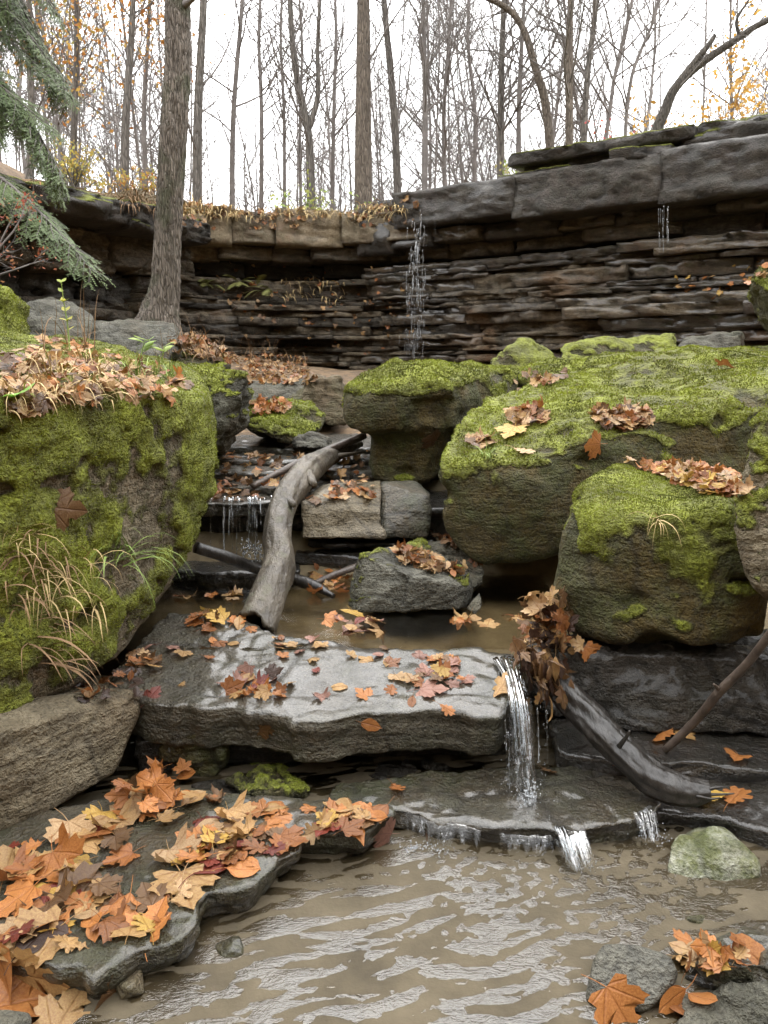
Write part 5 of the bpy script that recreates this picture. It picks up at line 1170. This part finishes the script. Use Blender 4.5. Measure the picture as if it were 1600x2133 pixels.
MIX = ['orange'] * 6 + ['tan'] * 6 + ['rust'] * 3 + ['pale tan'] * 2 + ['yellow'] * 1 + ['dark red'] * 1 + ['brown'] * 4 + ['dark brown'] * 1 + ['rust'] * 3
WET = ['orange'] * 3 + ['rust'] * 3 + ['tan'] * 3 + ['pinkish'] * 3 + ['brown'] * 2 + ['dark red'] * 1 + ['pale tan']
DRY = ['tan'] * 4 + ['pale tan'] * 2 + ['brown'] * 6 + ['rust'] * 3 + ['orange'] * 1
def in_poly(x, y, P):
    c = False
    for i in range(len(P)):
        (x1, y1), (x2, y2) = P[i], P[i - 1]
        if (y1 > y) != (y2 > y) and x < (x2 - x1) * (y - y1) / (y2 - y1) + x1: c = not c
    return c
SZ = {}
def where_txt(kind, colr, place_, sz=None, px=None):
    a = '' if sz is None else ('big ' if sz > .105 else 'small ' if sz < .075 else '')
    b = '' if px is None else (', towards the huge block' if px < 200 else ', in the middle' if px < 400 else ', towards the fall') if 'slab' in place_ or 'ledge' in place_ else ''
    return '%s%s %s leaf %s%s' % (a, colr, kind, place_, b)
def scatter(poly, n, smin, smax, mixl, plc, indiv=False, pile=.0, tilt=.25, kinds=('maple', 'maple', 'maple', 'beech', 'oak'), nz=.25, maxd=99):
    xs = [p[0] for p in poly]; ys = [p[1] for p in poly]; k = 0
    for _ in range(n * 12):
        if k >= n: break
        x, y = lrng.uniform(min(xs), max(xs)), lrng.uniform(min(ys), max(ys))
        if not in_poly(x, y, poly): continue
        p, nr, ob = cast(x, y)
        if p is None or nr[2] < nz or p[1] > maxd: continue
        kd = str(lrng.choice(kinds)); c = str(lrng.choice(mixl)); sz = lrng.uniform(smin, smax)
        nn = nr + lrng.normal(0, tilt, 3); nn[2] = abs(nn[2])
        lift = .006 + pile * lrng.uniform() + sz * .05 * tilt
        place(p + nr * lift, basis(nn, lrng.uniform(0, 6.28), lrng), sz, kd, c, where_txt(kd, c, plc, sz, x if 'long' in plc else None), indiv); k += 1
def ell(cx, cy, rx, ry): return [(cx + rx * math.cos(a), cy + ry * math.sin(a)) for a in np.linspace(0, 6.28, 14)[:-1]]
def one(px, py, sz, kind, colr, label, tilt=.15, spin=None, var=None, lift=.008):
    p, nr, ob = cast(px, py)
    if p is None: return
    place(p + nr * lift, basis(nr + lrng.normal(0, tilt, 3), lrng.uniform(0, 6.28) if spin is None else spin, lrng), sz, kind, colr, label, True, var)
# singular leaves first
one(75, 2030, .17, 'maple', 'tan', 'big tan maple leaf overlapping the corner stone at the bottom', .2, 2.2, 0)
one(10, 2010, .16, 'beech', 'orange', 'smooth orange oval leaf cut by the picture edge near the bottom corner', .2, 1.2, 1)
one(60, 2090, .17, 'maple', 'orange', 'large orange maple leaf in the bottom corner', .15, 3.6, 1)
one(140, 2115, .13, 'maple', 'tan', 'tan maple leaf floating at the bottom edge beside the corner stone', .1, 4.6, 0)
one(230, 2065, .11, 'maple', 'brown', 'brown leaf caught under the tip of the leaf slab', .1, 1., 0)
one(65, 1965, .16, 'maple', 'tan', 'broad tan maple leaf at the front edge of the leaf slab', .1, .6, 0)
one(385, 1852, .16, 'maple', 'tan', 'whole tan maple leaf lying flat near the middle of the leaf slab', .08, 2.0, 0)
one(165, 1880, .17, 'maple', 'brown', 'large curled brown maple leaf on the leaf slab', .2, 3.0, 2)
one(145, 1745, .12, 'maple', 'pale tan', 'rounded pale leaf standing against the small green-grey stone', .5, 2.0, 1)
one(440, 1808, .15, 'beech', 'dark red', 'dark red oval leaf near the outer edge of the leaf slab', .15, 4.0, 1)
one(395, 1785, .11, 'maple', 'yellow', 'clear yellow leaf in the middle of the leaf slab', .1, 2.6, 0)
one(205, 1712, .09, 'maple', 'yellow', 'bright yellow leaf on the stone under the pale block', .2, 1.6, 1)
one(680, 1730, .09, 'maple', 'dark red', 'dark red leaf near the far end of the leaf slab', .1, 1.0, 0)
one(260, 1897, .10, 'beech', 'orange', 'orange oval leaf standing up on the leaf slab', .35, 1.3, 1)
one(320, 1925, .12, 'maple', 'orange', 'orange maple leaf with a long stalk near the slab tip', .2, 4.4, 1)
one(795, 1735, .10, 'maple', 'pinkish', 'pinkish leaf draped over the far end of the leaf slab', .1, 2.0, 2)
one(770, 1508, .075, 'beech', 'orange', 'orange leaf stuck on the front face of the wide ledge', .05, 2.5, 0)
one(558, 1520, .065, 'maple', 'brown', 'small brown maple leaf stuck on the ledge face', .05, 3.5, 0)
one(735, 1290, .10, 'maple', 'yellow', 'yellow maple leaf propped on the little heap at the pool edge', .3, 2.0, 2, .03)
one(437, 1283, .10, 'maple', 'yellow', 'yellow-brown leaf propped beside the log foot', .5, 1.0, 2, .03)
one(915, 1408, .07, 'maple', 'yellow', 'small yellow leaf on top of a wet brown one on the wide ledge', .1, 1.0, 0, .02)
one(900, 1440, .11, 'maple', 'pinkish', 'wet purplish leaf drooping over the lip of the wide ledge', .1, 3.0, 0)
one(1045, 1440, .15, 'oak', 'tan', 'long tan leaf hanging at the lip of the near fall', .2, 3.9, 3, .02)
one(1290, 2095, .12, 'maple', 'orange', 'large orange maple leaf in front of the wedge-shaped grey rock', .2, 1.9, 1, .02)
one(1392, 2062, .09, 'beech', 'orange', 'smooth orange oval leaf leaning on the wedge-shaped grey rock', .4, 1.2, 1, .02)
one(1405, 2105, .10, 'beech', 'rust', 'rusty leaf wedged beside the flat rock at the bottom edge', .3, 2.4, 2, .02)
one(1430, 1985, .08, 'maple', 'orange', 'orange leaf between the wedge-shaped rock and the small dark rock', .3, .5, 1, .02)
one(1480, 1990, .075, 'maple', 'pale tan', 'pale leaf lying on the small dark rock', .3, 1.5, 1, .03)
one(1500, 2005, .07, 'maple', 'yellow', 'yellow leaf beside the small dark rock', .3, 2.5, 1, .02)
one(1570, 1995, .11, 'beech', 'orange', 'long orange leaf on the wet corner rock', .1, 5.2, 0, .012)
one(1460, 2085, .08, 'beech', 'orange', 'orange leaf in the water between the corner rocks', .1, 2.2, 1)
one(1475, 1665, .12, 'maple', 'yellow', 'yellow and orange maple leaf on the lower shelf under the wet log', .08, 3., 0, .012)
one(1530, 1668, .13, 'oak', 'orange', 'orange lobed leaf on the lower shelf next to the yellow one', .08, 3.9, 0, .012)
one(1450, 1665, .08, 'maple', 'dark red', 'red leaf on the lower shelf under the wet log end', .08, 3., 0, .016)
one(1535, 1585, .08, 'maple', 'orange', 'orange leaf with a long stalk on the upper shelf', .2, 1., 1, .015)
one(1375, 1542, .09, 'maple', 'orange', 'orange leaf beside the foot of the propped stick', .3, 1., 2, .015)
one(1430, 1535, .08, 'maple', 'tan', 'tan leaf right of the foot of the propped stick', .3, 2., 2, .015)
one(1140, 1610, .08, 'oak', 'brown', 'brown leaf on the green slab behind the near fall', .1, 2., 1)
one(1300, 1590, .09, 'maple', 'rust', 'rusty leaf lying on the wet log', .1, 2., 0)
one(825, 1645, .08, 'oak', 'rust', 'rusty leaf in the shade under the wide ledge', .1, 2., 1)
one(1230, 1357, .08, 'maple', 'orange', 'orange leaf on the dark wall beside the leaf jam', .2, 2., 1, .012)
one(1088, 945, .12, 'oak', 'pale tan', 'pale lobed leaf on the front edge of the largest boulder', .1, 2.4, 0, .02)
one(1228, 926, .12, 'maple', 'orange', 'single orange leaf on the edge of the largest boulder', .3, 1.0, 2, .03)
one(1065, 905, .15, 'maple', 'yellow', 'pale yellow leaf near the smaller leaf heap on the largest boulder', .1, 1.0, 0, .02)
one(1515, 768, .12, 'maple', 'rust', 'single rusty leaf high on the largest boulder', .3, 1.0, 2, .03)
one(893, 910, .13, 'maple', 'brown', 'brown leaf stuck on the foot of the overhanging boulder', .05, 1.0, 2, .02)
one(130, 1060, .13, 'maple', 'brown', 'withered brown leaf stuck on the face of the huge mossy block', .1, 3.0, 3, .03)
SLAB = [(0, 1770), (130, 1740), (230, 1700), (290, 1640), (420, 1660), (560, 1690), (800, 1690), (790, 1735), (640, 1740), (520, 1830), (430, 1850), (330, 1945), (190, 2000), (0, 1980)]
scatter(SLAB, 84, .045, .11, MIX, 'on the long leaf-covered slab', True, .012, .12, ('maple', 'maple', 'maple', 'beech', 'beech', 'oak'))
scatter(ell(330, 1665, 95, 50), 26, .05, .085, ['orange', 'tan', 'rust', 'brown', 'orange'], 'in the heap at the back of the leaf slab', True, .07, .5, ('maple', 'maple', 'beech'))
scatter([(0, 1800), (110, 1760), (260, 1850), (100, 1990), (0, 1990)], 16, .08, .13, MIX, 'on the long leaf-covered slab', True, .02, .15)
scatter([(380, 1665), (800, 1688), (800, 1738), (620, 1748), (490, 1815), (400, 1800)], 44, .05, .11, MIX, 'on the narrow arm of the leaf slab', True, .01, .1)
LED = [(240, 1440), (330, 1290), (480, 1300), (700, 1345), (1000, 1360), (1040, 1430), (980, 1480), (560, 1470), (300, 1455)]
scatter(LED, 30, .045, .08, WET, 'on the wide wet ledge', True, .0, .12)
scatter(ell(540, 1430, 75, 30), 14, .05, .08, WET + ['dark brown', 'dark red'], 'in the patch on the front of the wide ledge', True, .015, .3)
scatter(ell(330, 1375, 60, 30), 10, .05, .08, WET, 'on the ledge beside the huge mossy block', True, .015, .3)
scatter(ell(460, 1297, 65, 18), 9, .07, .11, ['orange', 'rust', 'brown', 'yellow', 'tan'], 'around the foot of the weathered log', True, .02, .3)
scatter(ell(735, 1310, 60, 22), 12, .05, .09, WET, 'at the edge of the still pool', True, .02, .3)
scatter(ell(905, 1400, 70, 35), 10, .05, .08, WET, 'in the patch near the fall end of the ledge', True, .01, .15)
scatter([(560, 1325), (1000, 1350), (990, 1390), (600, 1380)], 18, .045, .075, WET, 'on the wide wet ledge by the pool edge', True, .004, .15)
scatter([(930, 1280), (1130, 1280), (1130, 1330), (1000, 1310)], 12, .07, .10, ['orange', 'tan', 'pale tan', 'rust'], 'floating at the dammed end of the still pool', True, .005, .12)
scatter([(360, 1215), (500, 1230), (520, 1260), (360, 1262)], 8, .06, .09, DRY, 'on the still pool left of the log', True, .005, .2)
# leaf jam on the upper end of the wet log
for k in range(64):
    f = k / 64; c0 = A(1085, 1358, 2.72) * (1 - f) + A(1165, 1445, 2.6) * f + lrng.normal(0, 1, 3) * [.03, .035, .026]
    nn = lrng.normal(0, 1, 3) * [1, 1, .35] + np.array([.1, -.6, .2]); nn /= np.linalg.norm(nn)
    dn = np.array([lrng.normal(.15, .35), lrng.normal(-.3, .25), -1.]); b = dn - nn * (nn @ dn); b /= np.linalg.norm(b); a = np.cross(b, nn)
    c = str(lrng.choice(['brown', 'dark brown', 'brown', 'tan', 'brown', 'dark brown'])); kd = str(lrng.choice(['maple', 'oak', 'beech', 'maple']))
    place(c0, np.c_[a * .6, b, nn], lrng.uniform(.06, .10), kd, c, where_txt(kd, c, 'in the jam of dead leaves on the wet log'), k < 22, int(lrng.choice([2, 3, 5])))
for k in range(34):
    f = lrng.uniform(); c0 = A(1130, 1262, 2.95) * (1 - f) + A(1170, 1335, 2.85) * f + lrng.normal(0, 1, 3) * [.04, .04, .03]
    nn = lrng.normal(0, 1, 3) * [1, 1, .6] + np.array([-.3, -.5, .5]); nn /= np.linalg.norm(nn); b = np.cross(nn, lrng.normal(size=3)); b /= np.linalg.norm(b); a = np.cross(b, nn)
    c = str(lrng.choice(['brown', 'dark brown', 'tan', 'rust', 'pale tan'])); place(c0, np.c_[a, b, nn], lrng.uniform(.05, .085), 'maple', c, where_txt('maple', c, 'heaped against the rounded boulder'), k < 8, int(lrng.choice([2, 3, 5])))
NL = 300
# everything smaller or farther: one mass
scatter([(800, 1155), (840, 1145), (965, 1180), (960, 1200), (890, 1195)], 82, 0.041, 0.061, DRY, '', False, .03, .5)
scatter(ell(1100, 872, 42, 18), 90, 0.048, 0.075, ['brown', 'tan', 'brown', 'rust', 'pale tan'], '', False, .03, .35)
scatter(ell(1295, 875, 60, 20), 165, 0.048, 0.075, ['brown', 'tan', 'brown', 'rust', 'pale tan'], '', False, .035, .35)
scatter(ell(1000, 925, 30, 12), 21, 0.061, 0.088, DRY, '', False, .02, .3)
scatter([(1290, 968), (1400, 962), (1550, 985), (1550, 1035), (1480, 1030), (1380, 995)], 180, 0.041, 0.068, ['orange', 'tan', 'rust', 'orange', 'pale tan', 'yellow'], '', False, .03, .3)
scatter([(0, 760), (110, 705), (260, 745), (395, 790), (390, 825), (250, 840), (0, 862)], 315, 0.041, 0.068, ['tan', 'rust', 'brown', 'pale tan', 'brown', 'orange', 'tan'], '', False, .03, .3)
scatter([(440, 945), (780, 940), (780, 1045), (440, 1045)], 165, 0.041, 0.068, DRY + ['orange'], '', False, .02, .35)
scatter(ell(560, 850, 45, 14), 60, 0.048, 0.068, ['orange', 'tan', 'rust'], '', False, .04, .4)
scatter([(640, 1180), (730, 1175), (730, 1240), (640, 1240)], 21, 0.048, 0.068, ['orange', 'rust', 'tan'], '', False, .02, .4)
scatter([(470, 735), (640, 745), (660, 800), (520, 800)], 390, 0.048, 0.075, DRY, '', False, .03, .5)
scatter([(360, 705), (460, 705), (490, 760), (360, 735)], 105, 0.048, 0.075, DRY, '', False, .04, .5)
scatter([(400, 540), (860, 560), (860, 740), (520, 740)], 135, 0.054, 0.082, DRY, '', False, .02, .5, nz=.4)
scatter([(1400, 560), (1600, 540), (1600, 640), (1400, 620)], 30, 0.054, 0.082, ['tan', 'yellow', 'orange'], '', False, .02, .5, nz=.4)
scatter([(330, 395), (800, 425), (870, 400), (870, 470), (380, 480)], 240, 0.054, 0.082, DRY, '', False, .03, .5, nz=.3)
scatter([(160, 1420), (300, 1400), (300, 1450), (150, 1470)], 21, 0.034, 0.061, ['dark brown', 'brown', 'rust'], '', False, .02, .4)
scatter([(1080, 1300), (1220, 1340), (1220, 1365), (1090, 1360)], 30, 0.041, 0.068, DRY, '', False, .03, .5)
scatter([(1400, 1990), (1540, 1975), (1560, 2020), (1440, 2030)], 15, 0.048, 0.068, ['orange', 'tan', 'rust'], '', False, .03, .4)
scatter([(1060, 785), (1180, 770), (1180, 800), (1080, 810)], 27, 0.048, 0.068, DRY, '', False, .02, .4)
scatter([(960, 1150), (900, 1120), (940, 1110), (1000, 1180)], 21, 0.041, 0.068, ['rust', 'brown'], '', False, .02, .4)
link('fallen_leaves', STUFF.mesh('fallen_leaves'), M['leafs'], label='drifts of small fallen leaves on boulders, steps and banks', cat='leaves', kind='stuff')

# ------------------------------------------------------------------ grass, weeds, ferns
grng = np.random.default_rng(909)
def blades(acc, n, base_f, L, W, up, droop, spread):
    for _ in range(n):
        b, nr = base_f()
        if b is None: continue
        d = np.array([grng.normal(0, spread), grng.normal(0, spread) - .15, up]) + nr * .4; d /= np.linalg.norm(d)
        l = L * grng.uniform(.5, 1.2); k = 7; p = [np.array(b)]
        for i in range(k):
            d = d + np.array([0, 0, -droop * (i / k)]) + grng.normal(0, .05, 3); d /= np.linalg.norm(d); p.append(p[-1] + d * l / k)
        p = np.array(p); sd = np.cross(d, [0, 0, 1]); sd /= np.linalg.norm(sd) + 1e-9
        sd = sd + grng.normal(0, .3, 3); ww = W * grng.uniform(.6, 1.3) * (1 - np.linspace(0, 1, k + 1) ** 2 * .95)[:, None]
        V = np.concatenate([p - sd * ww, p + sd * ww]); i = np.arange(k); acc.add(V, np.c_[i, i + 1, i + k + 2, i + k + 1])
def surf(poly):
    xs = [p[0] for p in poly]; ys = [p[1] for p in poly]
    def f():
        for _ in range(20):
            x, y = grng.uniform(min(xs), max(xs)), grng.uniform(min(ys), max(ys))
            if in_poly(x, y, poly):
                p, nr, ob = cast(x, y)
                if p is not None and ob != 'water': return p, nr
        return None, None
    return f
def tuft(name, label, cat, mat, *specs):
    acc = Acc()
    for sp in specs: blades(acc, *sp)
    return link(name, acc.mesh(name), M[mat], label=label, cat=cat, kind='stuff')
tuft('dry_grass', 'straw-coloured dry grass matted over the leaves on the huge block', 'grass', 'deadgrass', (170, surf([(20, 790), (220, 760), (330, 800), (200, 850), (0, 860)]), .17, .0022, .5, .9, .6))
tuft('dry_grass', 'dry grass fringe at the back of the huge block', 'grass', 'deadgrass', (70, surf([(120, 745), (330, 760), (330, 790), (120, 780)]), .14, .002, .7, .6, .5))
tuft('green_grass', 'thin green grass blades at the back corner of the huge block', 'grass', 'grass', (60, surf([(250, 770), (380, 775), (390, 800), (260, 790)]), .13, .002, .8, .5, .5))
tuft('green_grass', 'arching green and yellow grass growing out of the face of the huge block', 'grass', 'grass', (34, surf(ell(255, 1165, 30, 20)), .30, .0032, .5, .75, .75))
tuft('dry_grass', 'bleached grass hanging down the face of the huge block', 'grass', 'deadgrass', (60, surf(ell(120, 1220, 110, 70)), .22, .0022, .3, .9, .8), (26, surf(ell(40, 1130, 40, 40)), .16, .002, .3, .9, .8))
tuft('dead_weeds', 'brown withered weeds trailing over the huge block at the picture edge', 'weeds', 'deadstem', (60, surf(ell(70, 1200, 80, 90)), .2, .003, .4, .8, .8), (22, surf(ell(90, 1330, 50, 60)), .24, .0035, 0., .5, .4))
tuft('dry_grass', 'dead stalks rising behind the leaves on the huge block', 'grass', 'deadstem', (16, surf([(60, 720), (200, 715), (200, 750), (60, 750)]), .34, .0026, 1.4, .35, .35), (10, surf([(330, 735), (350, 735), (350, 750), (330, 750)]), .2, .002, 1.4, .3, .3))
tuft('rim_grass', 'dead grass fringing the tan cliff rim', 'grass', 'deadgrass', (420, surf([(380, 425), (800, 425), (860, 440), (800, 455), (380, 455)]), .3, .006, .5, .9, .7))
tuft('rim_grass', 'dead grass and roots spilling off the mossy rim behind the tall tree', 'grass', 'deadstem', (160, surf([(200, 385), (330, 400), (330, 440), (260, 430)]), .35, .006, .3, .9, .8))
tuft('ledge_grass', 'pale grass clumps hanging from the shale ledge under the tan rim', 'grass', 'deadgrass', (90, surf([(580, 575), (720, 580), (720, 625), (580, 620)]), .28, .006, .2, 1.0, .6))
tuft('dead_plants', 'dry brown plants on the rock hummock beside the tall tree', 'weeds', 'deadstem', (110, surf([(370, 705), (460, 715), (480, 760), (370, 740)]), .24, .004, .7, .6, .7))
tuft('dead_plants', 'brown brush on the rubble slope below the tan rim', 'weeds', 'deadstem', (130, surf([(480, 700), (620, 720), (640, 780), (520, 780)]), .28, .005, .9, .4, .6))
tuft('green_grass', 'tiny grass tuft on the front corner of the largest boulder', 'grass', 'grass', (22, surf(ell(1015, 950, 14, 8)), .10, .002, .8, .5, .6))
tuft('dry_grass', 'strand of pale grass hanging on the rounded boulder', 'grass', 'deadgrass', (10, surf(ell(1370, 1085, 8, 10)), .18, .0018, 0., .9, .2))
def fern(label, base, n, L, seed):
    r_ = np.random.default_rng(seed); o = empty('fern', tuple(base), label, 'fern')
    for _ in range(n):
        d = np.array([r_.normal(0, .9), r_.normal(-.5, .4), r_.uniform(.2, .9)]); p = wander(base + r_.normal(0, .08, 3) * [2, .5, .3], d / np.linalg.norm(d), L * r_.uniform(.6, 1.1), 14, .04, -.09, r_)
        acc = Acc(); V, fs = tube(p, np.linspace(.005, .002, 15), 3, False); acc.add(V, fs)
        for i in range(2, 15):
            t_ = p[i] - p[i - 1]; t_ /= np.linalg.norm(t_); s_ = np.cross(t_, [0, 0, 1]); s_ /= np.linalg.norm(s_); w_ = L * .22 * math.sin(math.pi * (i / 16)) + .01
            for sg in (-1, 1):
                tip = p[i] + sg * s_ * w_ + t_ * w_ * .3 - [0, 0, w_ * .2]; acc.add(np.array([p[i] - t_ * .012, tip, p[i] + t_ * .014]), np.array([[0, 1, 2]]))
        child('frond', acc.mesh('frond', False), M['fern'], o)
M['fern'] = plain('fern_fronds', (.10, .12, .03), .7, (.22, .2, .06), 4.)
for i, (px, py) in enumerate([(440, 598), (480, 590), (515, 595), (550, 605)]):
    p, nr, ob = cast(px, py)
    if p is not None: fern(['leftmost of the ferns on the ledge under the tan rim', 'fullest fern on the ledge under the tan rim', 'fern next to the fullest one on the cliff ledge', 'rightmost of the ferns on the ledge under the tan rim'][i], p, 6, .36, 600 + i)
# broad-leaved seedlings on the huge block
def seedling(label, px, py, h, n, ls, cols, seed):
    r_ = np.random.default_rng(seed); p, nr, ob = cast(px, py)
    if p is None: return
    o = empty('seedling', tuple(p), label, 'plant'); q = wander(p, (r_.normal(0, .15), 0, 1), h, 8, .1, .05, r_)
    V, fs = tube(q, np.linspace(.004, .002, 9), 5, False); child('stem', mk_mesh('stem', V, fs), M['grass'], o)
    for k in range(n):
        b = q[3 + int(r_.integers(0, 6))]; a = r_.uniform(0, 6.28); V0, F0, _ = LG['beech'][int(r_.integers(0, 3))]
        nn = np.array([math.cos(a) * .5, math.sin(a) * .5 - .3, 1]); B = basis(nn, a, r_); V1 = ((V0 + [0, .4, 0]) * ls) @ B.T + b
        me = mk_mesh('leaf', V1, F0, True, {'tint': np.tile(np.array(cols[k % len(cols)]), (len(V1), 1))}); child('leaf', me, M['foliage'], o)
seedling('green seedling with broad leaves at the back corner of the huge block', 293, 748, .10, 7, .075, [(.3, .42, .1), (.36, .46, .14)], 1)
seedling('small pale seedling next to the broad-leaved one', 338, 752, .08, 5, .07, [(.32, .4, .1)], 2)
seedling('tall weed with curling yellow-green leaves on the huge block', 145, 745, .34, 16, .035, [(.3, .36, .06), (.45, .42, .08)], 3)
seedling('single green leaf plant lying on the dry leaves of the huge block', 25, 845, .04, 2, .10, [(.22, .42, .06)], 4)

# ------------------------------------------------------------------ moss tufts
mr = np.random.default_rng(1234); NT_ = 0
for o, V, Qd, n, mm in ROCKS:
    if mm.max() < .3: continue
    c = V[Qd].mean(1); D = np.median(c[:, 1])
    if D > 7.4: continue
    ar = .5 * np.linalg.norm(np.cross(V[Qd[:, 2]] - V[Qd[:, 0]], V[Qd[:, 3]] - V[Qd[:, 1]]), axis=1)
    fnm = n[Qd].mean(1); tocam = np.array([0, 0, CAMZ]) - c; vis = (np.einsum('ij,ij->i', fnm, tocam) > -.15) & (np.abs(c[:, 0]) < .62 * c[:, 1] + .1)
    fm = mm[Qd].mean(1); clump = fbm(c * 9 + 3, 3)
    wgt = ar * sstep(.45, .95, fm + .5 * clump) * vis
    size = np.clip(.0017 * D, .0042, .010)
    cnt = int(min(80000, wgt.sum() / (size * size * .55)))
    if cnt < 50: continue
    fi = mr.choice(len(Qd), cnt, p=wgt / wgt.sum()); a, b = mr.uniform(size=(2, cnt, 1))
    q = V[Qd[fi]]; P = (q[:, 0] * (1 - a) + q[:, 1] * a) * (1 - b) + (q[:, 3] * (1 - a) + q[:, 2] * a) * b
    nn = fnm[fi] + np.array([0, -.1, .35]); nn /= np.linalg.norm(nn, axis=1)[:, None]
    tn = fbm(P * 4.5 + 8, 3) + .5 * pn(P * 16)
    br = np.clip(.5 + .55 * tn + .5 * fbm(P * 1.3 + 40, 2) + mr.normal(0, .16, cnt), 0, 1)[:, None]
    tint = (1 - br) * np.array([.055, .062, .013]) + br * np.array([.29, .335, .036]); dry = mr.uniform(size=(cnt, 1)) < .06
    tint = np.where(dry, np.array([.16, .11, .04]), tint)
    tris = []
    for k in range(2):
        u = np.cross(nn, mr.normal(size=(cnt, 3))); u /= np.linalg.norm(u, axis=1)[:, None]
        s_ = size * mr.uniform(.5, 1.3, (cnt, 1))
        tris.append(np.stack([P - u * s_ * .38 - nn * .003, P + u * s_ * .38 - nn * .003, P + nn * s_ * mr.uniform(.4, .9, (cnt, 1)) + mr.normal(0, .3, (cnt, 3)) * s_], 1))
    VV = np.stack(tris, 1).reshape(-1, 3); NT_ += cnt * 2
    me = mk_mesh('moss', VV, np.arange(len(VV)).reshape(-1, 3), False, {'tint': np.repeat(tint, 6, 0)})
    child('moss', me, M['moss'], o, 'stuff')
